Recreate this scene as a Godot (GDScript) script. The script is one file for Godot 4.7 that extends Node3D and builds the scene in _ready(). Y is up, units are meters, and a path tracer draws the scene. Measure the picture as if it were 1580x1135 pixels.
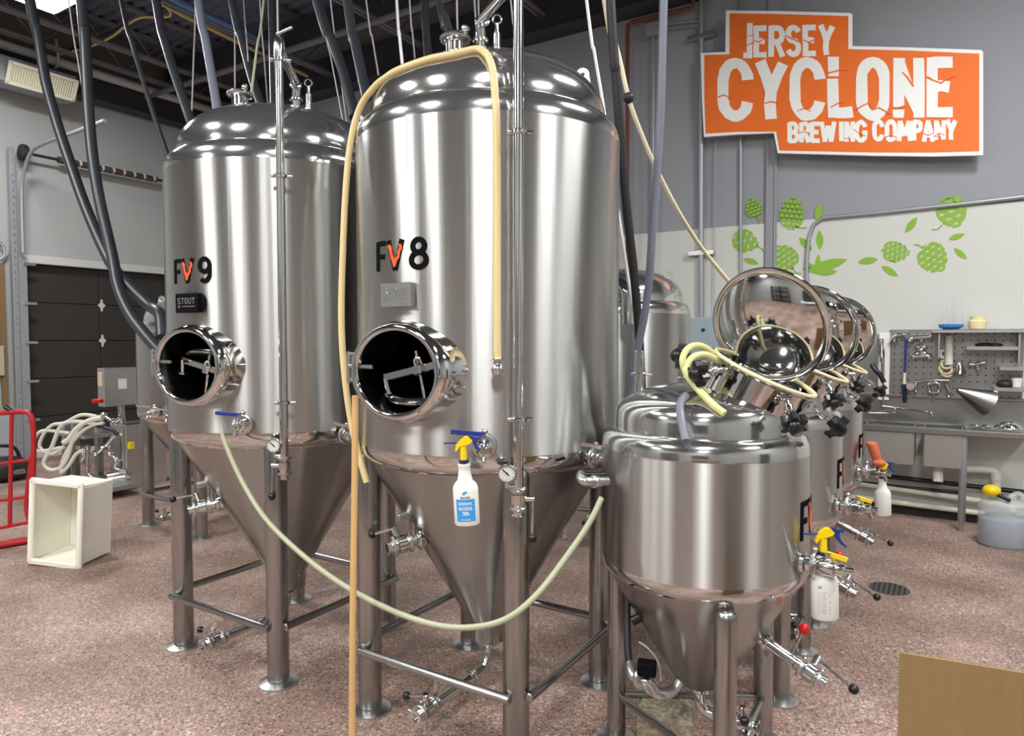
extends Node3D

# A brewery cellar. x runs along the tank row, -z towards the sink wall, y up, metres.
const EYE := Vector3(0, 1.5, 0)
var eye_basis := Basis(Vector3.UP, deg_to_rad(32.0)) * Basis(Vector3.RIGHT, deg_to_rad(-2.404))
var M := {}
var used := {}
var rng := RandomNumberGenerator.new()

# ---------------------------------------------------------------- mesh collector
class Mb:
	var v := PackedVector3Array()
	var n := PackedVector3Array()
	var uv := PackedVector2Array()
	var ix := PackedInt32Array()

	func vert(p: Vector3, nn: Vector3, t := Vector2.ZERO) -> int:
		v.append(p); n.append(nn); uv.append(t)
		return v.size() - 1

	func tri(a: int, b: int, c: int) -> void:
		var g := (v[c] - v[a]).cross(v[b] - v[a])
		if g.length_squared() < 1e-18:
			return
		if g.dot(n[a] + n[b] + n[c]) >= 0.0:
			ix.append_array(PackedInt32Array([a, b, c]))
		else:
			ix.append_array(PackedInt32Array([a, c, b]))

	func quad(a: int, b: int, c: int, d: int) -> void:
		tri(a, b, c); tri(a, c, d)

	func flat(pts: Array, nn: Vector3) -> void:
		var first := v.size()
		for p in pts:
			vert(p, nn, Vector2(p.x + p.z, p.y))
		for i in range(1, pts.size() - 1):
			tri(first, first + i, first + i + 1)

	# profile of (radius, height), bottom to top on an outer face
	func lathe(xf: Transform3D, prof: Array, seg := 32, keep = null) -> void:
		var bn := xf.basis.inverse().transposed()
		var L := 0.0
		var segn := []
		for i in prof.size() - 1:
			var d: Vector2 = prof[i + 1] - prof[i]
			segn.append(Vector2(d.y, -d.x).normalized())
		for i in prof.size() - 1:
			var a: Vector2 = prof[i]
			var b: Vector2 = prof[i + 1]
			var len: float = a.distance_to(b)
			if len < 1e-6:
				continue
			var na: Vector2 = segn[i]
			var nb: Vector2 = segn[i]
			if i > 0 and segn[i - 1].dot(segn[i]) > 0.72:
				na = (segn[i - 1] + segn[i]).normalized()
			if i < segn.size() - 1 and segn[i + 1].dot(segn[i]) > 0.72:
				nb = (segn[i + 1] + segn[i]).normalized()
			var first := v.size()
			var rr: float = maxf(a.x, b.x)
			for k in seg + 1:
				var t := TAU * k / seg
				var c := cos(t)
				var s := sin(t)
				vert(xf * Vector3(a.x * c, a.y, a.x * s), (bn * Vector3(na.x * c, na.y, na.x * s)).normalized(), Vector2(t * rr, L))
				vert(xf * Vector3(b.x * c, b.y, b.x * s), (bn * Vector3(nb.x * c, nb.y, nb.x * s)).normalized(), Vector2(t * rr, L + len))
			for k in seg:
				if keep != null and not keep.call(TAU * (k + 0.5) / seg, (a.y + b.y) * 0.5):
					continue
				var o := first + 2 * k
				quad(o, o + 1, o + 3, o + 2)
			L += len

	func cyl(a: Vector3, b: Vector3, r: float, r2 := -1.0, seg := 16, bev := 0.0) -> void:
		var h := a.distance_to(b)
		var q := r if r2 < 0.0 else r2
		var e := minf(bev, minf(minf(r, q), h) * 0.45)
		var prof: Array = [Vector2(0, 0), Vector2(r - e, 0), Vector2(r, e), Vector2(q, h - e), Vector2(q - e, h), Vector2(0, h)] if e > 0.0 else [Vector2(0, 0), Vector2(r, 0), Vector2(q, h), Vector2(0, h)]
		lathe(Mb.along(a, b - a), prof, seg)

	static func along(p: Vector3, d: Vector3) -> Transform3D:
		var y := d.normalized()
		var x := y.cross(Vector3.FORWARD if absf(y.z) < 0.9 else Vector3.RIGHT).normalized()
		return Transform3D(Basis(x, y, x.cross(y)), p)

	func tube(path: Array, r: float, seg := 10, caps := true) -> void:
		var m := path.size()
		var prev := Vector3.ZERO
		var first := v.size()
		var L := 0.0
		for i in m:
			var t: Vector3 = (path[mini(i + 1, m - 1)] - path[maxi(i - 1, 0)]).normalized()
			if i == 0:
				prev = t.cross(Vector3.UP if absf(t.y) < 0.9 else Vector3.RIGHT).normalized()
			else:
				prev = (prev - t * prev.dot(t)).normalized()
				L += path[i].distance_to(path[i - 1])
			var w := t.cross(prev)
			for k in seg + 1:
				var a := TAU * k / seg
				var d := prev * cos(a) + w * sin(a)
				vert(path[i] + d * r, d, Vector2(a * r, L))
		for i in m - 1:
			for k in seg:
				var o := first + i * (seg + 1) + k
				quad(o, o + 1, o + seg + 2, o + seg + 1)
		if caps:
			for e in [0, m - 1]:
				var nn: Vector3 = (path[0] - path[1]).normalized() if e == 0 else (path[m - 1] - path[m - 2]).normalized()
				var c := vert(path[e], nn)
				var f := v.size()
				for k in seg + 1:
					vert(v[first + e * (seg + 1) + k], nn)
				for k in seg:
					tri(c, f + k, f + k + 1)

	func box(xf: Transform3D, s: Vector3, bev := 0.003) -> void:
		var h := s * 0.5
		var e: float = minf(bev, minf(h.x, minf(h.y, h.z)) * 0.6)
		var nb := xf.basis.orthonormalized()
		for ax in 3:
			var u := (ax + 1) % 3
			var w := (ax + 2) % 3
			for sg in [-1.0, 1.0]:
				var pts := []
				for q in [[-1, -1], [1, -1], [1, 1], [-1, 1]]:
					var p := Vector3.ZERO
					p[ax] = sg * h[ax]; p[u] = q[0] * (h[u] - e); p[w] = q[1] * (h[w] - e)
					pts.append(xf * p)
				var nn := Vector3.ZERO
				nn[ax] = sg
				flat(pts, nb * nn)
			if e > 0.0:
				for su in [-1.0, 1.0]:
					for sw in [-1.0, 1.0]:
						var a := Vector3.ZERO
						var b := Vector3.ZERO
						a[u] = su * h[u]; a[w] = sw * (h[w] - e)
						b[u] = su * (h[u] - e); b[w] = sw * h[w]
						var l := h[ax] - e
						var a2 := a
						var b2 := b
						a[ax] = -l; b[ax] = -l; a2[ax] = l; b2[ax] = l
						var nn := Vector3.ZERO
						nn[u] = su; nn[w] = sw
						flat([xf * a, xf * b, xf * b2, xf * a2], (nb * nn).normalized())
		if e > 0.0:
			for sx in [-1.0, 1.0]:
				for sy in [-1.0, 1.0]:
					for sz in [-1.0, 1.0]:
						var g := Vector3(sx, sy, sz)
						flat([xf * (g * Vector3(h.x, h.y - e, h.z - e)), xf * (g * Vector3(h.x - e, h.y, h.z - e)), xf * (g * Vector3(h.x - e, h.y - e, h.z))], (nb * g).normalized())

	func bx(c: Vector3, s: Vector3, bev := 0.003, turn := 0.0) -> void:
		box(Transform3D(Basis(Vector3.UP, turn), c), s, bev)

	func ball(c: Vector3, r: float, seg := 16, sq := Vector3.ONE) -> void:
		var prof := []
		for i in 11:
			var t := -PI / 2 + PI * i / 10
			prof.append(Vector2(maxf(cos(t), 0.0) * r, sin(t) * r))
		lathe(Transform3D(Basis.from_scale(sq), c), prof, seg)

	func torus(xf: Transform3D, R: float, r: float, seg := 40, sides := 10) -> void:
		var prof := []
		for i in sides + 1:
			var t := -PI + TAU * i / sides
			prof.append(Vector2(R + cos(t) * r, sin(t) * r))
		lathe(xf, prof, seg)

	# flat shape in the xy plane of xf, thickness d towards -z
	func prism(xf: Transform3D, poly: PackedVector2Array, d: float) -> void:
		var t := Geometry2D.triangulate_polygon(poly)
		if t.is_empty():
			return
		var nz := xf.basis.z.normalized()
		for side in [0.0, -d]:
			var f := v.size()
			for p in poly:
				vert(xf * Vector3(p.x, p.y, side), nz if side == 0.0 else -nz, p)
			for i in range(0, t.size(), 3):
				tri(f + t[i], f + t[i + 1], f + t[i + 2])
		var ccw := not Geometry2D.is_polygon_clockwise(poly)
		for i in poly.size():
			var a := poly[i]
			var b := poly[(i + 1) % poly.size()]
			var e := (b - a).normalized()
			var o := Vector2(e.y, -e.x) * (1.0 if ccw else -1.0)
			flat([xf * Vector3(a.x, a.y, 0), xf * Vector3(b.x, b.y, 0), xf * Vector3(b.x, b.y, -d), xf * Vector3(a.x, a.y, -d)], (xf.basis * Vector3(o.x, o.y, 0)).normalized())

	# a band of width w along a 2D line, laid on a surface by map(x, y, lift)
	func stroke(pts: Array, w: float, closed: bool, d: float, map: Callable, jit := 0.0, step := 0.00003) -> void:
		var m := pts.size()
		var lf := []
		var rt := []
		for i in m:
			var a: Vector2 = pts[(i - 1 + m) % m] if closed or i > 0 else pts[i]
			var b: Vector2 = pts[(i + 1) % m] if closed or i < m - 1 else pts[i]
			var d1: Vector2 = (pts[i] - a).normalized()
			var d2: Vector2 = (b - pts[i]).normalized()
			if d1 == Vector2.ZERO: d1 = d2
			if d2 == Vector2.ZERO: d2 = d1
			var nn := (d1.orthogonal() + d2.orthogonal()).normalized()
			var k: float = w * 0.5 / maxf(nn.dot(d1.orthogonal()), 0.72)
			var j1 := jit * (fposmod(sin(pts[i].x * 911.3 + pts[i].y * 577.7 + i) * 4375.5, 1.0) - 0.5)
			var j2 := jit * (fposmod(sin(pts[i].y * 743.1 + pts[i].x * 377.7 + i * 3) * 5375.5, 1.0) - 0.5)
			lf.append(pts[i] + nn * (k + j1))
			rt.append(pts[i] - nn * (k + j2))
		for i in (m if closed else m - 1):
			var j := (i + 1) % m
			var q := [lf[i], lf[j], rt[j], rt[i]]
			var top := []
			var bot := []
			for p in q:
				top.append(map.call(p.x, p.y, d + step * i)); bot.append(map.call(p.x, p.y, 0.0))
			var nn: Vector3 = (top[0] - bot[0]).normalized()
			flat(top, nn)
			flat([top[0], top[1], bot[1], bot[0]], (top[0] - top[3]).normalized())
			flat([top[3], top[2], bot[2], bot[3]], (top[3] - top[0]).normalized())
			if not closed and i == 0:
				flat([top[0], top[3], bot[3], bot[0]], (top[0] - top[1]).normalized())
			if not closed and i == m - 2:
				flat([top[1], top[2], bot[2], bot[1]], (top[1] - top[0]).normalized())

	func mesh() -> ArrayMesh:
		var a := []
		a.resize(Mesh.ARRAY_MAX)
		a[Mesh.ARRAY_VERTEX] = v
		a[Mesh.ARRAY_NORMAL] = n
		a[Mesh.ARRAY_TEX_UV] = uv
		a[Mesh.ARRAY_INDEX] = ix
		var m := ArrayMesh.new()
		m.add_surface_from_arrays(Mesh.PRIMITIVE_TRIANGLES, a)
		return m

# ---------------------------------------------------------------- where things are
func ray(px: float, py: float) -> Vector3:
	return eye_basis * Vector3((px - 790.0) / 1060.0, (567.5 - py) / 1060.0, -1.0)

func on_y(px: float, py: float, y: float) -> Vector3:
	var d := ray(px, py)
	return EYE + d * ((y - EYE.y) / d.y)

func on_z(px: float, py: float, z: float) -> Vector3:
	var d := ray(px, py)
	return EYE + d * (z / d.z)

func on_x(px: float, py: float, x: float) -> Vector3:
	var d := ray(px, py)
	return EYE + d * (x / d.x)

func at(px: float, py: float, depth: float) -> Vector3:
	return EYE + ray(px, py) * depth

func smooth(pts: Array, per := 8) -> Array:
	var out := []
	var m := pts.size()
	for i in m - 1:
		var p0: Vector3 = pts[maxi(i - 1, 0)]
		var p1: Vector3 = pts[i]
		var p2: Vector3 = pts[i + 1]
		var p3: Vector3 = pts[mini(i + 2, m - 1)]
		for k in per:
			out.append(p1.cubic_interpolate(p2, p0, p3, float(k) / per))
	out.append(pts[m - 1])
	return out

# ---------------------------------------------------------------- naming
func numbered(called: String) -> String:
	var k: int = used.get(called, -1) + 1
	used[called] = k
	return called if k == 0 else "%s_%03d" % [called, k]

func thing(called: String, label: String, category: String, pos := Vector3.ZERO, group := "") -> Node3D:
	var o := Node3D.new()
	o.name = numbered(called)
	add_child(o)
	o.position = pos
	o.set_meta("label", label)
	o.set_meta("category", category)
	if group:
		o.set_meta("group", group)
	return o

func kids(o: Node, called: String) -> String:
	var k: Dictionary = o.get_meta("counts", {})
	var c: int = k.get(called, -1) + 1
	k[called] = c
	o.set_meta("counts", k)
	return called if c == 0 else "%s_%03d" % [called, c]

# one named mesh; world = built in world coordinates under a moved parent
func part(called: String, b: Mb, mat: Material, parent: Node3D, world := false, label := "") -> MeshInstance3D:
	var o := MeshInstance3D.new()
	o.mesh = b.mesh()
	o.material_override = mat
	o.name = kids(parent, called)
	parent.add_child(o)
	if world:
		o.position = -parent.position
	if label:
		o.set_meta("label", label)
	return o

func single(called: String, b: Mb, mat: Material, label: String, category: String, group := "") -> MeshInstance3D:
	var o := MeshInstance3D.new()
	o.mesh = b.mesh()
	o.material_override = mat
	o.name = numbered(called)
	add_child(o)
	o.set_meta("label", label)
	o.set_meta("category", category)
	if group:
		o.set_meta("group", group)
	return o

func struct(called: String, b: Mb, mat: Material, parent: Node3D = self) -> MeshInstance3D:
	var o := MeshInstance3D.new()
	o.mesh = b.mesh()
	o.material_override = mat
	o.name = numbered(called) if parent == self else kids(parent, called)
	parent.add_child(o)
	if parent == self:
		o.set_meta("kind", "structure")
	return o

func dup(src: Node3D, pos: Vector3, label: String) -> Node3D:
	var base := str(src.name).rstrip("0123456789").trim_suffix("_")
	var o: Node3D = src.duplicate()
	o.name = numbered(base)
	add_child(o)
	o.position = pos
	o.set_meta("label", label)
	return o

# ---------------------------------------------------------------- materials
func mat(c: Color, rough := 0.5, metal := 0.0) -> StandardMaterial3D:
	var m := StandardMaterial3D.new()
	m.albedo_color = c
	m.roughness = rough
	m.metallic = metal
	return m

func rgb(r: int, g: int, b: int) -> Color:
	return Color8(r, g, b)

func noise_tex(freq: float, lo: Color, hi: Color, size := 256, normal := 0.0, oct := 4, kind := FastNoiseLite.TYPE_SIMPLEX_SMOOTH) -> NoiseTexture2D:
	var f := FastNoiseLite.new()
	f.noise_type = kind
	f.frequency = freq
	f.fractal_octaves = oct
	f.seed = 7
	var t := NoiseTexture2D.new()
	t.width = size
	t.height = size
	t.seamless = true
	t.noise = f
	if normal > 0.0:
		t.as_normal_map = true
		t.bump_strength = normal
	else:
		var g := Gradient.new()
		g.set_color(0, lo)
		g.set_color(1, hi)
		t.color_ramp = g
	return t

func floor_image() -> ImageTexture:
	var n := 1024
	var pal := [[206, 180, 168], [190, 156, 142], [172, 132, 120], [238, 220, 204], [140, 128, 130], [104, 98, 104], [206, 146, 124], [222, 198, 182], [152, 116, 108], [176, 164, 160]]
	var r := RandomNumberGenerator.new()
	r.seed = 11
	var buf := PackedByteArray()
	buf.resize(n * n * 3)
	for i in n * n:
		var p: Array = pal[r.randi() % 10]
		buf[i * 3] = p[0]; buf[i * 3 + 1] = p[1]; buf[i * 3 + 2] = p[2]
	for k in 60000:          # larger chips over the fine ones
		var p: Array = pal[r.randi() % 10]
		var x := r.randi() % n
		var y := r.randi() % n
		for dx in 2 + r.randi() % 2:
			for dy in 2 + r.randi() % 2:
				var q := (((y + dy) % n) * n + (x + dx) % n) * 3
				buf[q] = p[0]; buf[q + 1] = p[1]; buf[q + 2] = p[2]
	return ImageTexture.create_from_image(Image.create_from_data(n, n, false, Image.FORMAT_RGB8, buf))

func steel(rough: float, aniso := 0.0, tone := 0.62) -> StandardMaterial3D:
	var m := mat(Color(tone, tone * 0.998, tone * 0.985).linear_to_srgb(), rough, 1.0)
	if aniso != 0.0:
		m.anisotropy_enabled = true
		m.anisotropy = aniso
	return m

func make_materials() -> void:
	M.brushed = steel(0.32, -1.0, 0.5)
	M.brushed.normal_enabled = true
	M.brushed.normal_texture = noise_tex(0.03, Color.BLACK, Color.WHITE, 512, 2.0)
	M.brushed.normal_scale = 0.07
	M.brushed.uv1_scale = Vector3(1.5, 0.02, 1)
	M.dome = steel(0.12, 0.0, 0.6)
	M.dome.metallic = 0.94
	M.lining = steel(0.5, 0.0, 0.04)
	M.polished = steel(0.07, 0.0, 0.6)
	M.satin = steel(0.33, 0.0, 0.56)
	M.cone = steel(0.27, -0.5, 0.37)
	M.cone.normal_enabled = true
	M.cone.normal_texture = noise_tex(0.012, Color.BLACK, Color.WHITE, 256, 2.0, 2)
	M.cone.normal_scale = 0.25
	M.cone.uv1_scale = Vector3(1.0, 0.9, 1)
	M.leg = steel(0.27, 0.6, 0.37)
	M.fit = steel(0.14, 0.0, 0.64)
	M.cast = steel(0.28, 0.0, 0.6)
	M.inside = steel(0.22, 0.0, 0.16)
	M.black = mat(rgb(22, 22, 24), 0.35)
	M.ink = mat(rgb(15, 14, 17), 0.85)
	M.ink.metallic_specular = 0.2
	M.inkorange = mat(rgb(226, 92, 42), 0.5)
	M.rubber = mat(rgb(44, 46, 52), 0.4)
	M.rubber_dark = mat(rgb(34, 34, 38), 0.5)
	M.grey_pipe = mat(rgb(116, 120, 134), 0.4)
	M.red = mat(rgb(214, 28, 30), 0.35)
	M.cartred = mat(rgb(176, 26, 34), 0.4)
	M.yellow = mat(rgb(246, 212, 10), 0.4)
	M.blue = mat(rgb(34, 52, 128), 0.4)
	M.navy = mat(rgb(30, 38, 84), 0.45)
	M.white = mat(rgb(236, 236, 232), 0.45)
	M.pvc = mat(rgb(222, 218, 206), 0.5)
	M.cream_rope = mat(rgb(226, 216, 186), 0.7)
	M.cable = mat(rgb(168, 166, 170), 0.6)
	M.bin = mat(rgb(253, 252, 246), 0.5)
	M.card = mat(rgb(146, 118, 80), 0.9)
	M.orange = mat(rgb(246, 116, 30), 0.6)
	M.signwhite = mat(rgb(252, 252, 250), 0.6)
	M.hop = mat(rgb(138, 182, 52), 0.6)
	M.hose_tan = mat(rgb(222, 200, 148), 0.4)
	M.hose_amber = mat(rgb(204, 164, 110), 0.45)
	M.hose_green = mat(rgb(170, 174, 146), 0.4)
	M.hose_clear = mat(rgb(214, 214, 150), 0.25)
	for k in ["hose_tan", "hose_amber", "hose_green", "hose_clear"]:
		M[k].subsurf_scatter_enabled = true
		M[k].subsurf_scatter_strength = 0.15
	M.gasket = mat(rgb(240, 226, 178), 0.5)
	M.deck = mat(rgb(112, 116, 134), 0.7)
	M.joist = mat(rgb(122, 122, 128), 0.6)
	M.girder = mat(rgb(60, 61, 68), 0.65)
	M.white_pipe = mat(rgb(196, 194, 192), 0.6)
	M.pipe_blue = mat(rgb(96, 136, 186), 0.5)
	M.pipe_yellow = mat(rgb(206, 186, 126), 0.6)
	M.rust = mat(rgb(120, 62, 50), 0.6)
	M.galv = mat(rgb(168, 172, 178), 0.45, 0.6)
	M.cabinet = mat(rgb(160, 176, 184), 0.45)
	M.grille = mat(rgb(238, 234, 210), 0.5)
	M.door = mat(rgb(43, 40, 38), 0.7)
	M.base = mat(rgb(40, 38, 38), 0.7)
	M.dial = mat(rgb(226, 226, 222), 0.5)
	M.rag = mat(rgb(196, 104, 72), 0.85)
	M.spring = mat(rgb(70, 56, 50), 0.6)
	M.label_blue = mat(rgb(52, 154, 222), 0.5)
	M.concrete = mat(rgb(176, 166, 146), 0.9)
	M.tape = mat(rgb(206, 190, 158), 0.6)
	M.box_beige = mat(rgb(176, 164, 142), 0.8)
	M.wood = mat(rgb(126, 96, 66), 0.8)
	M.plastic = mat(rgb(222, 226, 226), 0.3)
	M.plastic.transparency = BaseMaterial3D.TRANSPARENCY_ALPHA
	M.plastic.albedo_color.a = 0.4
	M.fluid = mat(rgb(150, 168, 190), 0.3)
	M.glass = mat(Color(0.9, 0.95, 0.95, 0.25), 0.05)
	M.glass.transparency = BaseMaterial3D.TRANSPARENCY_ALPHA
	M.box_front = steel(0.42, 0.0, 0.48)
	M.grate = steel(0.5, 0.0, 0.16)
	M.sink = steel(0.34, 0.0, 0.36)
	M.hole = mat(rgb(26, 25, 24), 0.9)
	M.lens = mat(rgb(250, 252, 255), 0.5)
	M.lens.emission_enabled = true
	M.lens.emission = rgb(246, 250, 255)
	M.lens.emission_energy_multiplier = 9.0
	M.floor = mat(Color.WHITE, 0.5)
	M.floor.albedo_texture = floor_image()
	M.floor.uv1_triplanar = true
	M.floor.uv1_world_triplanar = true
	M.floor.uv1_scale = Vector3.ONE * 0.27
	M.floor.uv2_triplanar = true
	M.floor.uv2_world_triplanar = true
	M.floor.uv2_scale = Vector3.ONE * 0.17
	M.floor.detail_enabled = true
	M.floor.detail_blend_mode = BaseMaterial3D.BLEND_MODE_MUL
	M.floor.detail_uv_layer = BaseMaterial3D.DETAIL_UV_2
	M.floor.detail_albedo = noise_tex(0.012, Color(0.66, 0.63, 0.6), Color(1.0, 1.0, 1.0), 512, 0.0, 5)
	M.wall_grey = mat(rgb(152, 154, 161), 0.75)
	M.wall_white = mat(rgb(208, 209, 204), 0.6)
	M.wall_side = mat(rgb(166, 168, 168), 0.75)
	M.wall_top = mat(rgb(116, 106, 98), 0.85)
	for k in ["wall_grey", "wall_white", "wall_side"]:
		M[k].normal_enabled = true
		M[k].normal_texture = noise_tex(0.03, Color.BLACK, Color.WHITE, 256, 2.0, 2)
		M[k].normal_scale = 0.05
		M[k].uv1_triplanar = true
		M[k].uv1_world_triplanar = true
		M[k].uv1_scale = Vector3.ONE * 0.8
	for k in ["card", "bin", "concrete"]:
		M[k].uv1_triplanar = true
	M.card.albedo_texture = noise_tex(0.02, Color(0.93, 0.93, 0.93), Color(1, 1, 1), 256, 0.0, 5)
	M.card.uv1_scale = Vector3(7, 1.6, 7)
	M.bin.albedo_texture = noise_tex(0.01, Color(0.95, 0.94, 0.9), Color(1, 1, 1), 128)
	M.concrete.albedo_texture = noise_tex(0.05, Color(0.6, 0.58, 0.54), Color(1.1, 1.1, 1.1), 256)
	M.concrete.uv1_scale = Vector3.ONE * 3.0

# ---------------------------------------------------------------- lettering
func arc(cx: float, cy: float, rx: float, ry: float, a0: float, a1: float, n := 12) -> Array:
	var out := []
	for i in n + 1:
		var t := deg_to_rad(lerpf(a0, a1, float(i) / n))
		out.append(Vector2(cx + rx * cos(t), cy + ry * sin(t)))
	return out

func pl(s: String) -> Array:
	var out := []
	for q in s.split(" "):
		var c := q.split(",")
		out.append(Vector2(float(c[0]), float(c[1])))
	return out

# centre lines in a unit box; closed lines end with true
func glyph(ch: String) -> Array:
	match ch:
		"J": return [[pl("0.7,1 0.7,0.5 0.66,0.06 0.1,0.06"), false]]
		"E": return [[pl("0.12,0 0.12,0.34 0.12,0.66 0.12,1"), false], [pl("0.12,0.92 0.5,0.92 1,0.92"), false], [pl("0.12,0.5 0.5,0.52 0.86,0.5"), false], [pl("0.12,0.08 0.5,0.08 1,0.08"), false]]
		"F": return [[pl("0.12,0 0.12,1"), false], [pl("0.12,0.93 0.95,0.93"), false], [pl("0.12,0.48 0.85,0.48"), false]]
		"R": return [[pl("0.12,0 0.12,0.5 0.12,1"), false], [[Vector2(0.12, 0.92)] + arc(0.55, 0.7, 0.32, 0.22, 90, -90, 8) + [Vector2(0.12, 0.48)], false], [pl("0.5,0.48 0.7,0.25 0.9,0"), false]]
		"S": return [[arc(0.5, 0.72, 0.38, 0.22, 20, 270, 10) + arc(0.5, 0.28, 0.38, 0.22, 90, -160, 10), false]]
		"Y": return [[pl("0.08,1 0.3,0.75 0.5,0.48"), false], [pl("0.94,0.96 0.72,0.74 0.5,0.48 0.46,0.25 0.5,0"), false]]
		"C": return [[arc(0.5, 0.66, 0.38, 0.28, 0, 180, 12) + arc(0.5, 0.34, 0.38, 0.28, 180, 350, 12), false]]
		"L": return [[pl("0.2,1 0.2,0.68"), false], [pl("0.16,0.64 0.18,0.3 0.18,0"), false], [pl("0.18,0.08 0.6,0.08 1,0.1"), false]]
		"O": return [[arc(0.5, 0.68, 0.36, 0.26, 0, 180, 10) + arc(0.5, 0.32, 0.36, 0.26, 180, 360, 10), true]]
		"N": return [[pl("0.12,0 0.12,0.14"), false], [pl("0.12,0.18 0.12,0.6 0.14,1"), false], [pl("0.14,0.96 0.5,0.45 0.86,0.1"), false], [pl("0.86,0 0.86,0.5 0.86,1"), false]]
		"B": return [[pl("0.14,0 0.14,1"), false], [[Vector2(0.14, 0.93)] + arc(0.5, 0.72, 0.3, 0.21, 90, -90, 8) + [Vector2(0.14, 0.51)], false], [[Vector2(0.14, 0.51)] + arc(0.52, 0.28, 0.36, 0.22, 90, -90, 8) + [Vector2(0.14, 0.06)], false]]
		"W": return [[pl("0.08,1 0.28,0"), false], [pl("0.28,0 0.5,0.8"), false], [pl("0.5,0.8 0.72,0"), false], [pl("0.72,0 0.92,1"), false]]
		"I": return [[pl("0.5,0 0.5,0.5 0.5,1"), false]]
		"G": return [[arc(0.5, 0.66, 0.38, 0.28, 10, 180, 10) + arc(0.5, 0.34, 0.38, 0.28, 180, 340, 10) + [Vector2(0.88, 0.44), Vector2(0.6, 0.44)], false]]
		"M": return [[pl("0.1,0 0.16,1"), false], [pl("0.16,1 0.5,0.25"), false], [pl("0.5,0.25 0.84,1"), false], [pl("0.84,1 0.9,0"), false]]
		"P": return [[pl("0.14,0 0.14,1"), false], [[Vector2(0.14, 0.93)] + arc(0.5, 0.7, 0.34, 0.23, 90, -90, 8) + [Vector2(0.14, 0.47)], false]]
		"A": return [[pl("0.06,0 0.3,0.55 0.5,1"), false], [pl("0.5,1 0.7,0.55 0.94,0"), false], [pl("0.24,0.3 0.76,0.3"), false]]
		"T": return [[pl("0.5,0 0.5,1"), false], [pl("0,0.92 1,0.92"), false]]
		"U": return [[[Vector2(0.14, 1)] + arc(0.5, 0.32, 0.36, 0.25, 180, 360, 10) + [Vector2(0.86, 1)], false]]
		"V": return [[pl("0.12,1 0.5,0"), false], [pl("0.5,0 0.88,1"), false]]
		"8": return [[arc(0.5, 0.73, 0.31, 0.2, 0, 360, 22).slice(0, 22), true], [arc(0.5, 0.29, 0.39, 0.23, 0, 360, 22).slice(0, 22), true]]
		"9": return [[arc(0.5, 0.68, 0.37, 0.25, 0, 360, 22).slice(0, 22), true], [[Vector2(0.87, 0.68)] + arc(0.5, 0.36, 0.37, 0.3, 0, -135, 12), false]]
	return []

func write_glyph(b: Mb, ch: String, x: float, y: float, w: float, h: float, sw: float, d: float, map: Callable, jit := 0.0) -> void:
	var k := 0
	for s in glyph(ch):
		k += 1
		var pts := []
		for p in s[0]:
			pts.append(Vector2(x + sw * 0.5 + p.x * (w - sw) if ch == "I" else x + p.x * w, y + p.y * h))
		b.stroke(pts, sw, s[1], d + k * d * 0.25, map, jit, d * 0.02)

func text_mesh(txt: String, h: float, map: Callable) -> Mb:
	var t := TextMesh.new()
	var f := SystemFont.new()
	f.font_names = PackedStringArray(["Droid Sans"])
	f.font_weight = 700
	t.font = f
	t.text = txt
	t.font_size = 32
	t.pixel_size = h / 32.0 * 1.38
	t.depth = 0.0006
	var b := Mb.new()
	for s in t.get_surface_count():
		var a := t.surface_get_arrays(s)
		var first := b.v.size()
		var vs: PackedVector3Array = a[Mesh.ARRAY_VERTEX]
		var ns: PackedVector3Array = a[Mesh.ARRAY_NORMAL]
		for i in vs.size():
			var p: Vector3 = map.call(vs[i].x, vs[i].y, vs[i].z)
			var q: Vector3 = map.call(vs[i].x + ns[i].x * 1e-3, vs[i].y + ns[i].y * 1e-3, vs[i].z + ns[i].z * 1e-3)
			b.vert(p, (q - p).normalized())
		var ids: PackedInt32Array = a[Mesh.ARRAY_INDEX] if a[Mesh.ARRAY_INDEX] != null else PackedInt32Array(range(vs.size()))
		for i in range(0, ids.size(), 3):
			b.tri(first + ids[i], first + ids[i + 1], first + ids[i + 2])
	return b

# lays x, y on an upright cylinder of radius R whose angle `deg` is the middle
func round_map(deg: float, R: float, y0: float) -> Callable:
	return func(x: float, y: float, z: float) -> Vector3:
		var t := deg_to_rad(deg) - x / R
		return Vector3(cos(t) * (R + z), y0 + y, sin(t) * (R + z))

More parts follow.
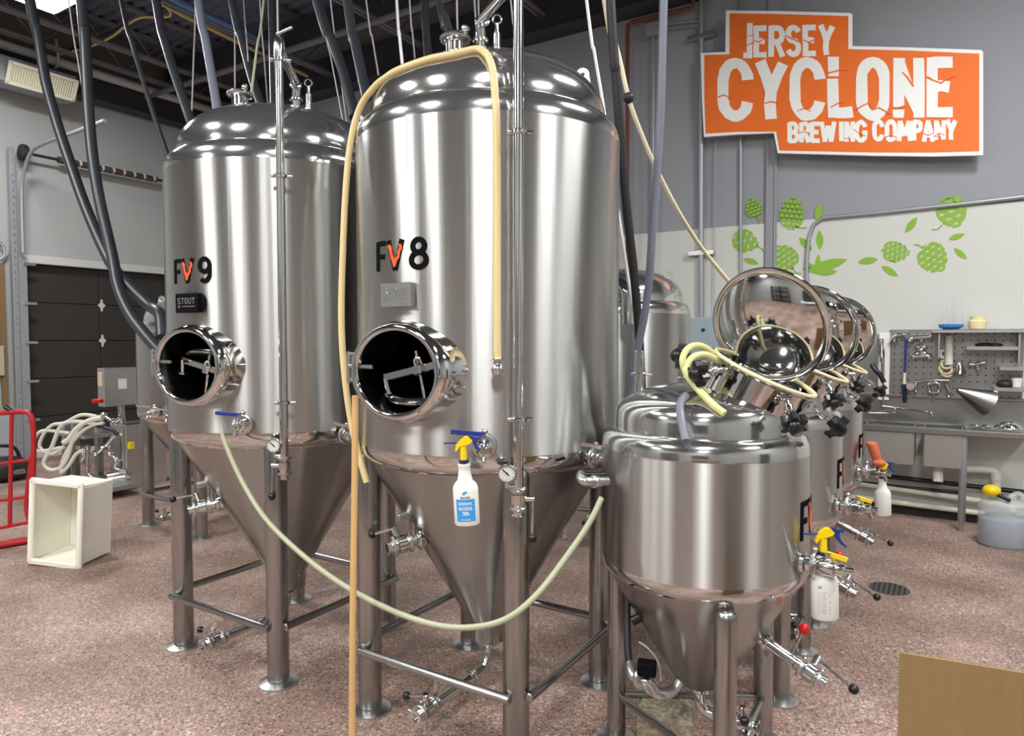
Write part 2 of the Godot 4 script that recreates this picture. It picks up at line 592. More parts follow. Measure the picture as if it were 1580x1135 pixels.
# ---------------------------------------------------------------- tank fittings
func valve(o: Node3D, called: String, p: Vector3, dir: Vector3, ln: float, r: float, stub: Vector3, rod: Vector3, rl: float, knob: Material, open_end := true) -> MeshInstance3D:
	dir = dir.normalized()
	var b := Mb.new()
	var pr := []
	for q in [[1.0, 0.0], [1.0, 0.16], [1.5, 0.17], [1.5, 0.23], [1.1, 0.25], [1.15, 0.33], [1.5, 0.35], [1.5, 0.63], [1.15, 0.65], [1.1, 0.73], [1.5, 0.75], [1.5, 0.81], [1.0, 0.83], [1.0, 0.97], [1.3, 0.98], [1.3, 1.0]]:
		pr.append(Vector2(q[0] * r, q[1] * ln))
	if open_end:
		pr.append_array([Vector2(r * 0.75, ln), Vector2(r * 0.75, ln * 0.7), Vector2(0, ln * 0.7)])
	else:
		pr.append(Vector2(0, ln))
	b.lathe(Mb.along(p, dir), pr, 24)
	var v := part(called, b, M.fit, o)
	for f in [0.2, 0.78]:
		var c := Mb.new()
		var m: Vector3 = p + dir * ln * f
		c.cyl(m - dir * 0.006, m + dir * 0.006, r * 1.72, -1.0, 20, 0.002)
		var side := dir.cross(stub).normalized()
		c.cyl(m + side * r * 1.6, m + side * r * 2.4, r * 0.22, -1.0, 8)
		c.ball(m + side * r * 2.4, r * 0.34, 8)
		part("clamp", c, M.cast, v)
	var mid := p + dir * ln * 0.49
	var h := Mb.new()
	stub = stub.normalized()
	rod = rod.normalized()
	var e := mid + stub * r * 3.2
	h.cyl(mid, e, r * 0.6, -1.0, 14, 0.002)
	h.cyl(e - stub * r * 0.3, e - stub * r * 0.3 + rod * rl, r * 0.2 + 0.0012, -1.0, 10)
	part("handle", h, M.fit, v)
	var k := Mb.new()
	k.ball(e - stub * r * 0.3 + rod * rl, 0.0155, 14)
	part("knob", k, knob, v)
	return v

func sample_valve(o: Node3D, p: Vector3, out: Vector3, lever: Vector3, lm: Material, lever_label: String, ll := 0.12) -> MeshInstance3D:
	out = out.normalized()
	var b := Mb.new()
	b.lathe(Mb.along(p, out), [Vector2(0, 0), Vector2(0.036, 0), Vector2(0.034, 0.01), Vector2(0.022, 0.014), Vector2(0.021, 0.03), Vector2(0.034, 0.032), Vector2(0.034, 0.046), Vector2(0.022, 0.048), Vector2(0.028, 0.06), Vector2(0.029, 0.095), Vector2(0.018, 0.1), Vector2(0.02, 0.112), Vector2(0.018, 0.125), Vector2(0.012, 0.128), Vector2(0.012, 0.15), Vector2(0, 0.15)], 24)
	b.cyl(p + out * 0.075, p + out * 0.075 + Vector3(0, 0.045, 0), 0.009, -1.0, 10, 0.002)
	b.cyl(p + out * 0.115, p + out * 0.13 - Vector3(0, 0.04, 0), 0.008, -1.0, 10, 0.002)
	var v := part("sample_valve", b, M.fit, o)
	var c := Mb.new()
	c.torus(Mb.along(p + out * 0.038, out), 0.035, 0.008, 24, 8)
	c.ball(p + out * 0.038 + Vector3(0, 0.047, 0), 0.011, 8)
	part("clamp", c, M.cast, v)
	var h := Mb.new()
	var q := p + out * 0.075 + Vector3(0, 0.042, 0)
	lever = lever.normalized()
	h.box(Mb.along(q + lever * (ll * 0.46), lever), Vector3(0.016, ll, 0.005), 0.002)
	part("lever", h, lm, v, false, lever_label)
	return v

func foot_leg(o: Node3D, x: float, z: float, r: float, top: float, called := "leg") -> void:
	var b := Mb.new()
	b.lathe(Transform3D(Basis(), Vector3(x, 0, z)), [Vector2(0, 0.022), Vector2(r * 0.96, 0.022), Vector2(r, 0.026), Vector2(r, top - r), Vector2(r * 0.87, top - r * 0.5), Vector2(r * 0.5, top - r * 0.13), Vector2(0, top)], 28)
	var l := part(called, b, M.leg, o)
	var f := Mb.new()
	var k := 1.78 if r > 0.04 else 2.1
	f.lathe(Transform3D(Basis(), Vector3(x, 0, z)), [Vector2(0, 0), Vector2(r * k, 0), Vector2(r * k + 0.001, 0.004), Vector2(r * k, 0.008), Vector2(r * 0.75, 0.024), Vector2(0, 0.024)], 32)
	part("foot", f, M.cast, l)

func brace(o: Node3D, a: Vector3, b2: Vector3, r := 0.0165) -> void:
	var b := Mb.new()
	b.cyl(a, b2, r, -1.0, 14, 0.003)
	part("brace", b, M.leg, o)

# big conical fermenter; local axes, base on the floor
func fermenter(label: String, pos: Vector3, digit: String, k: Dictionary) -> Node3D:
	var o := thing("fermenter", label, "fermenter", pos, k.get("group", ""))
	var R: float = k.get("R", 0.529)
	var yb: float = k.get("yb", 1.1)
	var yt: float = k.get("yt", 2.26)
	var dome: float = k.get("dome", 0.23)
	var I := Transform3D()
	var b := Mb.new()
	var rows := []
	var nrow := 30
	for i in nrow + 1:
		rows.append(Vector2(R, lerpf(yb, yt, float(i) / nrow)))
	var my := 1.385
	var face: float = deg_to_rad(k.get("face", 90.0))
	b.lathe(I, rows, 144, func(t: float, y: float) -> bool:
		var x := absf(fposmod(t - face + PI, TAU) - PI) * R / 0.205
		return not digit or x * x + (y - my) * (y - my) / (0.16 * 0.16) > 1.0)
	part("jacket", b, M.brushed, o)
	b = Mb.new()
	b.lathe(I, [Vector2(R - 0.035, yb - 0.072), Vector2(R - 0.014, yb - 0.055), Vector2(R - 0.003, yb - 0.034), Vector2(R, yb - 0.012), Vector2(R, yb)], 96)
	part("lower_knuckle", b, M.polished, o)
	b = Mb.new()
	var cb: float = k.get("cb", 0.26)
	b.lathe(I, [Vector2(0, cb), Vector2(0.088, cb), Vector2(0.088, cb + 0.075), Vector2(R - 0.035, yb - 0.072)], 96)
	part("cone", b, M.cone, o)
	b = Mb.new()
	b.lathe(I, [Vector2(R, yt), Vector2(R - 0.001, yt + 0.02), Vector2(R - 0.006, yt + 0.045), Vector2(R - 0.016, yt + 0.066), Vector2(R - 0.031, yt + 0.082), Vector2(R - 0.048, yt + 0.09), Vector2(R - 0.06, yt + 0.092)], 96)
	part("shoulder", b, M.dome, o)
	var r1 := R - 0.056
	b = Mb.new()
	var pr := [Vector2(r1, yt + 0.085), Vector2(r1, yt + 0.105)]
	for i in range(1, 13):
		var t := deg_to_rad(90.0 * i / 12)
		pr.append(Vector2(r1 * pow(cos(t), 0.78) if i < 12 else 0.0, yt + 0.105 + dome * pow(sin(t), 0.92)))
	b.lathe(I, pr, 96)
	part("dome", b, M.dome, o)
	var h := 0.347
	for sx in [-1, 1]:
		for sz in [-1, 1]:
			foot_leg(o, sx * h, sz * h, 0.0465, yb - 0.03)
	var off := 0.056
	var by := 0.262
	brace(o, Vector3(-h - 0.01, by, h + off), Vector3(h + 0.01, by, h + off))
	brace(o, Vector3(-h - 0.01, by, -h - off), Vector3(h + 0.01, by, -h - off))
	brace(o, Vector3(h + off, by, -h - 0.02), Vector3(h + off, by, h + 0.01))
	brace(o, Vector3(-h - off, by, -h - 0.01), Vector3(-h - off, by, h + 0.01))
	# drain under the cone, carried forward on a strap
	b = Mb.new()
	b.tube(smooth([Vector3(0, cb + 0.01, 0), Vector3(0, 0.19, 0.005), Vector3(0, 0.145, 0.03), Vector3(0, 0.13, 0.08), Vector3(0, 0.13, 0.36)], 8), 0.019, 16)
	b.torus(Mb.along(Vector3(0, 0.225, 0.0), Vector3.UP), 0.026, 0.009, 20, 8)
	b.torus(Mb.along(Vector3(0, 0.13, 0.12), Vector3.BACK), 0.024, 0.008, 20, 8)
	var dr := part("drain_pipe", b, M.fit, o)
	b = Mb.new()
	b.bx(Vector3(0, 0.2, 0.36), Vector3(0.02, 0.11, 0.004), 0.001)
	b.torus(Mb.along(Vector3(0, 0.13, 0.36), Vector3.BACK), 0.023, 0.005, 20, 8)
	part("strap", b, M.cast, dr)
	valve(o, "drain_valve", Vector3(0, 0.13, 0.36), Vector3.BACK, 0.12, 0.021, Vector3(0.05, 1, 0.1), Vector3(-0.92, -0.22, 0.1), 0.085, M.black)
	# lifting lugs and ports on the dome
	for a in [-32.0, 148.0]:
		var t := deg_to_rad(a)
		var rad := Vector3(cos(t), 0, sin(t))
		var c := rad * (r1 - 0.09) + Vector3(0, yt + 0.123 + dome * 0.66, 0)
		var lug := PackedVector2Array()
		for p in [[-0.05, -0.07], [0.05, -0.07]]:
			lug.append(Vector2(p[0], p[1]))
		for p in arc(0, 0.035, 0.026, 0.026, 0, 180, 8):
			lug.append(p)
		b = Mb.new()
		var fr := Transform3D(Basis(rad, Vector3.UP, rad.cross(Vector3.UP)), c)
		var ring := Mb.new()
		b.stroke(arc(0, 0.035, 0.017, 0.017, 0, 360, 16).slice(0, 16), 0.019, true, 0.01, func(x: float, y: float, z: float) -> Vector3: return fr * Vector3(x, y, z))
		var low := PackedVector2Array([Vector2(-0.05, -0.075), Vector2(0.05, -0.105), Vector2(0.027, 0.03), Vector2(0.012, 0.013), Vector2(-0.012, 0.013), Vector2(-0.027, 0.03)])
		b.prism(fr.translated_local(Vector3(0, 0, 0.01)), low, 0.01)
		part("lifting_lug", b, M.satin, o)
	var port := Vector3(0.02, yt + 0.29, 0.25)
	b = Mb.new()
	b.lathe(Mb.along(port, Vector3.UP), [Vector2(0.036, -0.03), Vector2(0.036, 0.055), Vector2(0.047, 0.06), Vector2(0.05, 0.066), Vector2(0.05, 0.078), Vector2(0.047, 0.083), Vector2(0, 0.083)], 32)
	var fp := part("top_ferrule", b, M.fit, o)
	b = Mb.new()
	b.torus(Mb.along(port + Vector3(0, 0.068, 0), Vector3.UP), 0.05, 0.009, 32, 8)
	b.cyl(port + Vector3(0.05, 0.068, 0.01), port + Vector3(0.075, 0.085, 0.02), 0.007, -1.0, 8)
	b.ball(port + Vector3(0.05, 0.095, 0.01), 0.012, 10)
	b.ball(port + Vector3(0.07, 0.08, 0.03), 0.012, 10)
	part("clamp", b, M.cast, fp)
	if not digit:
		if k.has("sample"):
			var va := deg_to_rad(k.sample)
			var vo := Vector3(cos(va), 0, sin(va))
			sample_valve(o, vo * (R - 0.01) + Vector3(0, yb - 0.0, 0), vo, Vector3(-0.85, 0.1, 0.5), M.fit, "steel lever")
			sample_valve(o, Vector3(cos(va + 0.3), 0, sin(va + 0.3)) * (R - 0.01) + Vector3(0, yb + 0.02, 0), vo, Vector3(-0.85, 0.1, 0.5), M.fit, "steel lever")
		if k.has("vent"):
			b = Mb.new()
			var vp: Vector3 = k.vent - pos
			b.tube(smooth([vp + Vector3(0.0, -0.16, 0.0), vp, vp + Vector3(-0.02, 0.07, -0.01), vp + Vector3(-0.1, 0.12, -0.06), vp + Vector3(-0.3, 0.13, -0.2)], 6), 0.045, 16)
			part("vent_elbow", b, M.polished, o)
		return o
	# manway
	var mx := Transform3D(Basis(Vector3.RIGHT, Vector3.BACK, Vector3.DOWN), Vector3(0, my, R))
	b = Mb.new()
	mx = mx.scaled_local(Vector3(1.26, 1, 1))
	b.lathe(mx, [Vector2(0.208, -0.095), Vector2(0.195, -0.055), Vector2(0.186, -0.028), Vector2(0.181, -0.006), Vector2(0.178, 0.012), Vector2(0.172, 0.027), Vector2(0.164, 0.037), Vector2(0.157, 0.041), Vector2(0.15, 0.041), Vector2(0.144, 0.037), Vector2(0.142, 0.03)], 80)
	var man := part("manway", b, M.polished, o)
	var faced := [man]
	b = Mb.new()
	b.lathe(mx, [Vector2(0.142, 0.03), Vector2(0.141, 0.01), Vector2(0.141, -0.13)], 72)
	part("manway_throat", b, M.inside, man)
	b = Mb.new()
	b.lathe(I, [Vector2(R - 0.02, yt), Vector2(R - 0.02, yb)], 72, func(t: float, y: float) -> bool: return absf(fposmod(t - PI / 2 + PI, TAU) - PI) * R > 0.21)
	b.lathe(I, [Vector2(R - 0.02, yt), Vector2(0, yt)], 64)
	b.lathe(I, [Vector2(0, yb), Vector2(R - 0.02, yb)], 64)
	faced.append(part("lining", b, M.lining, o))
	b = Mb.new()
	var tilt: float = k.get("tilt", 0.0)
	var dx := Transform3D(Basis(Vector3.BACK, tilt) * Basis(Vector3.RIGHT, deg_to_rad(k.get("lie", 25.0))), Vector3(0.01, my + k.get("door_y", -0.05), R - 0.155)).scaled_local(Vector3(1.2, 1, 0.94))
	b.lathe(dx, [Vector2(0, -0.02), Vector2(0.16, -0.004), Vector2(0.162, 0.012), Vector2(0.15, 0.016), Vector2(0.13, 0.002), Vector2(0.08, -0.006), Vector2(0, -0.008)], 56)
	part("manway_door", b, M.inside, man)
	b = Mb.new()
	b.torus(dx, 0.16, 0.009, 56, 8)
	part("manway_rim", b, M.polished, man)
	b = Mb.new()
	var bar := Transform3D(Basis(Vector3.BACK, deg_to_rad(k.get("bar", 10.0))), Vector3(0.0, my, R - 0.035))
	b.box(bar.translated_local(Vector3(0.02, 0.0, 0)), Vector3(0.27, 0.028, 0.012), 0.003)
	b.cyl(bar * Vector3(-0.11, 0.0, 0), bar * Vector3(-0.112, -0.06, -0.01), 0.011, -1.0, 14, 0.002)
	b.cyl(bar * Vector3(-0.112, -0.055, -0.01), bar * Vector3(-0.112, -0.065, -0.01), 0.02, -1.0, 16, 0.002)
	b.cyl(bar * Vector3(0.06, 0.065, 0.005), bar * Vector3(0.06, -0.12, 0.0), 0.0075, -1.0, 12, 0.002)
	b.box(bar.translated_local(Vector3(0.06, -0.004, 0.008)), Vector3(0.036, 0.04, 0.034), 0.006)
	b.tube(smooth([bar * Vector3(0.06, 0.01, 0.02), bar * Vector3(0.068, 0.03, 0.03), bar * Vector3(0.085, 0.034, 0.025), bar * Vector3(0.09, 0.01, 0.02)], 4), 0.006, 8)
	part("clamp_bar", b, M.fit, man)
	b = Mb.new()
	b.bx(Vector3(-0.226, my + 0.012, R + 0.002), Vector3(0.012, 0.1, 0.03), 0.002)
	b.cyl(Vector3(-0.238, my - 0.045, R + 0.02), Vector3(-0.238, my + 0.07, R + 0.02), 0.007, -1.0, 10)
	b.bx(Vector3(-0.222, my + 0.06, R + 0.0), Vector3(0.04, 0.012, 0.04), 0.002)
	b.bx(Vector3(-0.222, my - 0.036, R + 0.0), Vector3(0.04, 0.012, 0.04), 0.002)
	b.bx(Vector3(-0.178, my + 0.016, R + 0.02), Vector3(0.125, 0.014, 0.014), 0.003)
	part("hinge", b, M.cast, man)
	# lettering and nameplate
	var map := round_map(90.0, R + 0.0006, 1.741)
	b = Mb.new()
	write_glyph(b, "F", -0.125, 0.0, 0.054, 0.104, 0.018, 0.0012, map)
	faced.append(part("tank_letter", b, M.ink, o, false, "black letter F"))
	b = Mb.new()
	write_glyph(b, digit, 0.042, -0.002, 0.076 if digit == "8" else 0.07, 0.108, 0.0195, 0.0012, map)
	faced.append(part("tank_number", b, M.ink, o, false, "black number %s" % digit))
	b = Mb.new()
	write_glyph(b, "V", -0.068, 0.0, 0.088, 0.104, 0.02, 0.0012, map)
	var vl := part("tank_letter", b, M.ink, o, false, "black letter V with torn orange inside")
	faced.append(vl)
	b = Mb.new()
	b.stroke(pl("-0.054,0.088 -0.048,0.076 -0.044,0.064 -0.037,0.047 -0.031,0.032 -0.024,0.012"), 0.014, false, 0.0026, map, 0.009)
	b.stroke(pl("0.004,0.088 0.002,0.076 -0.004,0.062 -0.009,0.047 -0.015,0.032 -0.024,0.012"), 0.013, false, 0.0026, map, 0.01)
	part("torn_stripe", b, M.inkorange, vl)
	b = Mb.new()
	var pc := Vector3(-0.002, 1.653, R + 0.022)
	b.bx(pc, Vector3(0.14, 0.082, 0.004), 0.001)
	b.bx(pc + Vector3(0.068, 0, -0.012), Vector3(0.004, 0.08, 0.024), 0.001)
	b.bx(pc + Vector3(-0.068, 0, -0.012), Vector3(0.004, 0.08, 0.024), 0.001)
	var pm: Material = M[k.get("plate", "satin")]
	var plate := part("nameplate", b, pm, o)
	faced.append(plate)
	var fm := func(x: float, y: float, z: float) -> Vector3: return pc + Vector3(x, y, z + 0.0022)
	b = Mb.new()
	var cx := -0.056
	for ch in "STOUT":
		write_glyph(b, ch, cx, -0.004, 0.019, 0.026, 0.005, 0.0008, fm)
		cx += 0.0225
	b.prism(Transform3D(Basis(), pc + Vector3(-0.046, -0.018, 0.003)), PackedVector2Array([Vector2(-0.009, 0.008), Vector2(0, -0.006), Vector2(0.009, 0.008)]), 0.0008)
	b.bx(pc + Vector3(0.012, -0.014, 0.0022), Vector3(0.08, 0.004, 0.001), 0.0)
	part("plate_lettering", b, M[k.get("plate_ink", "cast")], plate)
	for f in faced:
		f.rotation.y = PI / 2 - face
	# cleaning pipe up the front
	var pa := deg_to_rad(k.get("pipe", 45.0))
	var P := Vector3(cos(pa), 0, sin(pa)) * (R + 0.062)
	b = Mb.new()
	b.tube([P + Vector3(0, 0.985, 0), P + Vector3(0, 2.68, 0)], 0.0172, 20)
	for y in [1.235, 2.17, 2.64]:
		b.cyl(P + Vector3(0, y - 0.008, 0), P + Vector3(0, y + 0.008, 0), 0.025, -1.0, 20, 0.003)
		b.cyl(P + Vector3(0.02, y, -0.02), P + Vector3(0.034, y, -0.034), 0.008, -1.0, 8)
		b.ball(P + Vector3(-0.022, y, 0.018), 0.009, 8)
		b.cyl(P + Vector3(-0.02, y, -0.02), P + Vector3(-0.046, y, -0.046), 0.006, -1.0, 8)
	var ba: Vector3 = k.get("cip", Vector3(0.17, 0, 0.15)) + Vector3(0, yt + 0.325, 0)
	b.tube(smooth([P + Vector3(0, 2.64, 0), P + Vector3(-0.004, 2.71, -0.004), P + Vector3(-0.03, 2.745, -0.03), P + Vector3(-0.06, 2.73, -0.06), P + Vector3(-0.09, 2.705, -0.1), ba + Vector3(0.03, 0.09, 0.03), ba + Vector3(0.005, 0.05, 0.006), ba + Vector3(0, -0.03, 0)], 6), 0.0185, 18)
	b.cyl(ba + Vector3(0, 0.02, 0), ba + Vector3(0, 0.035, 0), 0.029, -1.0, 20, 0.003)
	b.cyl(ba + Vector3(0.02, 0.08, 0.02), ba + Vector3(0.028, 0.09, 0.028), 0.028, -1.0, 20, 0.003)
	b.cyl(P + Vector3(-0.01, 2.745, 0.0), P + Vector3(0.05, 2.77, -0.03), 0.006, -1.0, 8, 0.002)
	var cpipe := part("cleaning_pipe", b, M.fit, o)
	b = Mb.new()
	b.torus(Mb.along(ba + Vector3(0.06, 0.1, -0.02), Vector3(0.6, 0, 0.8)), 0.016, 0.004, 20, 8)
	b.cyl(ba + Vector3(0.06, 0.01, -0.02), ba + Vector3(0.06, 0.085, -0.02), 0.008, -1.0, 10, 0.002)
	b.cyl(ba + Vector3(0.06, -0.03, -0.02), ba + Vector3(0.06, 0.05, -0.02), 0.014, -1.0, 12, 0.003)
	part("relief_valve", b, M.fit, cpipe)
	# gauge
	var gn := Vector3(0.5, 0.02, 0.86).normalized()
	var gc := P + Vector3(-0.026, 1.06, 0.028)
	b = Mb.new()
	b.lathe(Mb.along(gc - gn * 0.016, gn), [Vector2(0, 0), Vector2(0.026, 0), Vector2(0.029, 0.004), Vector2(0.029, 0.026), Vector2(0.031, 0.03), Vector2(0.0295, 0.034), Vector2(0.026, 0.034), Vector2(0.025, 0.029)], 32)
	b.cyl(gc - Vector3(0, 0.05, 0), gc - Vector3(0, 0.02, 0), 0.008, -1.0, 10)
	b.cyl(gc - Vector3(0, 0.045, 0), P + Vector3(0, 1.01, 0), 0.009, -1.0, 10)
	var g := part("pressure_gauge", b, M.fit, o)
	b = Mb.new()
	b.cyl(gc + gn * 0.008, gc + gn * 0.013, 0.0255, -1.0, 28)
	part("dial", b, M.dial, g)
	b = Mb.new()
	var gx := Mb.along(gc + gn * 0.0135, gn)
	b.box(gx * Transform3D(Basis(Vector3.UP, 0.8), Vector3.ZERO) * Transform3D(Basis(), Vector3(0.004, 0.001, 0)), Vector3(0.03, 0.001, 0.003), 0.0)
	b.cyl(gc + gn * 0.013, gc + gn * 0.016, 0.003, -1.0, 10)
	for i in 9:
		var t := deg_to_rad(-40.0 + i * 32.5)
		b.box(gx * Transform3D(Basis(Vector3.UP, -t), Vector3(cos(t) * 0.021, 0.0, sin(t) * 0.021)), Vector3(0.005, 0.0012, 0.0012), 0.0)
	part("needle", b, M.ink, g)
	var sd: Vector3 = k.get("stub", Vector3(0.85, 0, -0.5))
	valve(o, "pressure_valve", P + Vector3(0, 1.025, 0), Vector3.DOWN, 0.11, 0.017, sd, Vector3(0, -1, 0.05), 0.13, M.black, false)
	# racking arm on the cone
	var ta := deg_to_rad(k.get("rack", 112.0))
	var rd := Vector3(cos(ta), 0, sin(ta))
	var rp := rd * 0.29 + Vector3(0, 0.725, 0)
	var ro := (rd * 0.94 + Vector3(-0.25, -0.16, 0.1)).normalized()
	b = Mb.new()
	b.cyl(rp - ro * 0.06, rp + ro * 0.05, 0.03, -1.0, 24, 0.003)
	b.cyl(rp + ro * 0.03, rp + ro * 0.044, 0.041, -1.0, 24, 0.004)
	b.tube(smooth([rp + ro * 0.02 + Vector3(0, 0.03, 0), rp + ro * 0.03 + Vector3(0.01, 0.06, 0), rp + ro * 0.045 + Vector3(0.015, 0.045, 0)], 5), 0.006, 8)
	var arm := part("racking_port", b, M.fit, o)
	valve(o, "racking_valve", rp + ro * 0.05, ro, 0.115, 0.023, Vector3(-0.5, 0.85, 0.1), k.get("rack_rod", Vector3(-0.85, -0.3, 0.2)), 0.1, M.black)
	b = Mb.new()
	var lp := rp + ro * 0.07
	b.tube(smooth([lp + Vector3(-0.012, 0, 0), lp + Vector3(-0.012, 0.09, 0), lp + Vector3(-0.006, 0.105, 0), lp + Vector3(0.006, 0.105, 0), lp + Vector3(0.014, 0.09, 0), lp + Vector3(0.014, 0, 0)], 4), 0.0028, 8)
	part("pull_handle", b, M.fit, arm)
	b = Mb.new()
	b.cyl(rd * 0.34 + Vector3(0, 0.83, 0), rd * 0.42 + Vector3(0, 0.82, 0), 0.016, -1.0, 16, 0.002)
	part("thermowell", b, M.satin, o)
	var sa := deg_to_rad(57.5)
	var so := Vector3(cos(sa), 0, sin(sa))
	sample_valve(o, so * (R - 0.01) + Vector3(0, 1.145, 0), so + k.get("sv", Vector3.ZERO), Vector3(-0.9, 0.05, 0.3), M.blue, "blue lever")
	var s2 := Vector3(0.98, 0, 0.2)
	sample_valve(o, s2 * (R - 0.01) + Vector3(0, 1.075, 0), s2 + Vector3(0, 0, 0.2), Vector3(-0.85, 0.12, 0.3), M.fit, "steel lever")
	return o

# ---------------------------------------------------------------- small fermenter with tilted manway
func star_knob(o: Node3D, a: Vector3, d: Vector3, ln: float) -> void:
	d = d.normalized()
	var b := Mb.new()
	b.cyl(a, a + d * ln, 0.0085, -1.0, 12, 0.002)
	b.cyl(a + d * ln * 0.3, a + d * ln * 0.62, 0.0155, -1.0, 14, 0.003)
	b.cyl(a - d * 0.012 - d.cross(Vector3.UP).normalized() * 0.018, a - d * 0.012 + d.cross(Vector3.UP).normalized() * 0.018, 0.009, -1.0, 12, 0.002)
	var s := part("swing_bolt", b, M.fit, o)
	var fr := Mb.along(a + d * (ln + 0.014), d)
	var poly := PackedVector2Array()
	for i in 42:
		var t := TAU * i / 42
		var q := 0.034 + 0.008 * cos(t * 6)
		poly.append(Vector2(cos(t) * q, sin(t) * q))
	b = Mb.new()
	b.prism(Transform3D(Basis(fr.basis.x, -fr.basis.z, fr.basis.y), fr.origin + d * 0.014), poly, 0.026)
	b.ball(fr.origin + d * 0.012, 0.024, 16, Vector3(1, 1, 1))
	b.cyl(fr.origin - d * 0.03, fr.origin, 0.015, -1.0, 14, 0.002)
	part("star_knob", b, M.black, s)

func pilot_fermenter(label: String, pos: Vector3) -> Node3D:
	var o := thing("pilot_fermenter", label, "fermenter", pos, "small fermenters with open lids")
	var R := 0.345
	var I := Transform3D()
	var b := Mb.new()
	b.lathe(I, [Vector2(R, 0.754), Vector2(R, 0.95), Vector2(R, 1.131)], 96)
	part("jacket", b, M.brushed, o)
	b = Mb.new()
	b.lathe(I, [Vector2(R, 1.131), Vector2(R, 1.15), Vector2(R - 0.004, 1.168), Vector2(R - 0.013, 1.184), Vector2(R - 0.026, 1.194), Vector2(R - 0.04, 1.197), Vector2(R - 0.055, 1.195)], 96)
	part("shoulder", b, M.dome, o)
	b = Mb.new()
	b.lathe(I, [Vector2(0.296, 1.19), Vector2(0.296, 1.235), Vector2(0.291, 1.262), Vector2(0.276, 1.285), Vector2(0.25, 1.303), Vector2(0.2, 1.325), Vector2(0.12, 1.345), Vector2(0, 1.352)], 96)
	part("dome", b, M.dome, o)
	b = Mb.new()
	b.lathe(I, [Vector2(R - 0.022, 0.703), Vector2(R - 0.006, 0.722), Vector2(R, 0.742), Vector2(R, 0.754)], 96)
	part("lower_knuckle", b, M.polished, o)
	b = Mb.new()
	b.lathe(I, [Vector2(0, 0.3), Vector2(0.062, 0.3), Vector2(0.085, 0.312), Vector2(R - 0.022, 0.703)], 96)
	part("cone", b, M.cone, o)
	var ps := []
	for a in [60.0, 180.0, -60.0]:
		var t := deg_to_rad(a)
		var p := Vector3(cos(t), 0, sin(t)) * 0.314
		ps.append(p)
		foot_leg(o, p.x, p.z, 0.034, 0.69)
	for i in 3:
		var a: Vector3 = ps[i] + Vector3(0, 0.17, 0)
		var c: Vector3 = ps[(i + 1) % 3] + Vector3(0, 0.17, 0)
		brace(o, a, c, 0.013)
	# lettering towards +x
	var map := round_map(0.0, R + 0.0006, 0.872)
	b = Mb.new()
	write_glyph(b, "F", -0.085, 0.0, 0.056, 0.122, 0.018, 0.0012, map)
	part("tank_letter", b, M.ink, o, false, "black letter F")
	b = Mb.new()
	write_glyph(b, "V", -0.018, 0.0, 0.082, 0.122, 0.02, 0.0012, map)
	var vl := part("tank_letter", b, M.ink, o, false, "black letter V with torn orange inside")
	b = Mb.new()
	b.stroke(pl("-0.01,0.11 -0.004,0.095 0.0,0.08 0.006,0.06 0.012,0.04 0.022,0.014"), 0.017, false, 0.0022, map, 0.009)
	b.stroke(pl("0.054,0.11 0.05,0.095 0.044,0.08 0.038,0.06 0.03,0.04 0.022,0.014"), 0.015, false, 0.0022, map, 0.01)
	part("torn_stripe", b, M.inkorange, vl)
	# tilted neck
	var n := Vector3(0.43, 0.9, 0.0).normalized()
	var rc := Vector3(0.2, 1.39, 0.0)
	var nx := Mb.along(rc, n)
	b = Mb.new()
	b.lathe(nx, [Vector2(0.166, -0.16), Vector2(0.166, -0.012), Vector2(0.176, -0.006), Vector2(0.178, 0.0), Vector2(0.164, 0.0), Vector2(0.156, -0.006), Vector2(0.154, -0.15), Vector2(0.0, -0.16)], 72)
	var neck := part("manway", b, M.polished, o)
	b = Mb.new()
	b.torus(nx.translated_local(Vector3(0, 0.003, 0)), 0.17, 0.006, 64, 8)
	part("gasket", b, M.gasket, neck, false, "cream rubber gasket")
	# lid, tipped back on its hinge
	var m := Vector3(-0.2, -0.31, 0.93).normalized()
	var ax := Vector3(0.9, -0.43, 0.0).normalized()
	var u := (m.cross(ax)).normalized()
	if u.y < 0.0:
		u = -u
	var lc := rc + Vector3(0, 0.035, -0.185) + u * 0.2 + Vector3(-0.08, -0.05, 0.05)
	var lx := Mb.along(lc, m)
	b = Mb.new()
	var lp := [Vector2(0, -0.05)]
	lp.append_array([Vector2(0.08, -0.046), Vector2(0.14, -0.036), Vector2(0.18, -0.02), Vector2(0.192, -0.012), Vector2(0.2, -0.006), Vector2(0.202, 0.0), Vector2(0.2, 0.006), Vector2(0.19, 0.009), Vector2(0.183, 0.007), Vector2(0.176, 0.003), Vector2(0.16, 0.011), Vector2(0.14, 0.0185), Vector2(0.12, 0.0245), Vector2(0.1, 0.029), Vector2(0.08, 0.0325), Vector2(0.06, 0.035), Vector2(0.04, 0.037), Vector2(0.02, 0.038), Vector2(0, 0.0382)])
	b.lathe(lx, lp, 80)
	var lid := part("lid", b, M.polished, o, false, "mirror-polished domed lid, open")
	b = Mb.new()
	var hp := rc - n * 0.0 + Vector3(0, 0.02, -0.2)
	b.cyl(hp - ax * 0.05, hp + ax * 0.05, 0.009, -1.0, 12, 0.002)
	b.box(Transform3D(Basis(ax, n, ax.cross(n)), hp + Vector3(0, -0.015, 0.012)), Vector3(0.045, 0.02, 0.045), 0.003)
	b.box(Transform3D(Basis(ax, u, ax.cross(u)), hp + u * 0.02 - m * 0.02), Vector3(0.04, 0.06, 0.012), 0.003)
	part("lid_hinge", b, M.fit, lid)
	var wx := Mb.along(lc - m * 0.055, -m)
	b = Mb.new()
	b.tube(smooth([wx * Vector3(-0.05, 0, 0), wx * Vector3(-0.05, 0.04, 0), wx * Vector3(0.05, 0.04, 0), wx * Vector3(0.05, 0, 0)], 5), 0.008, 10)
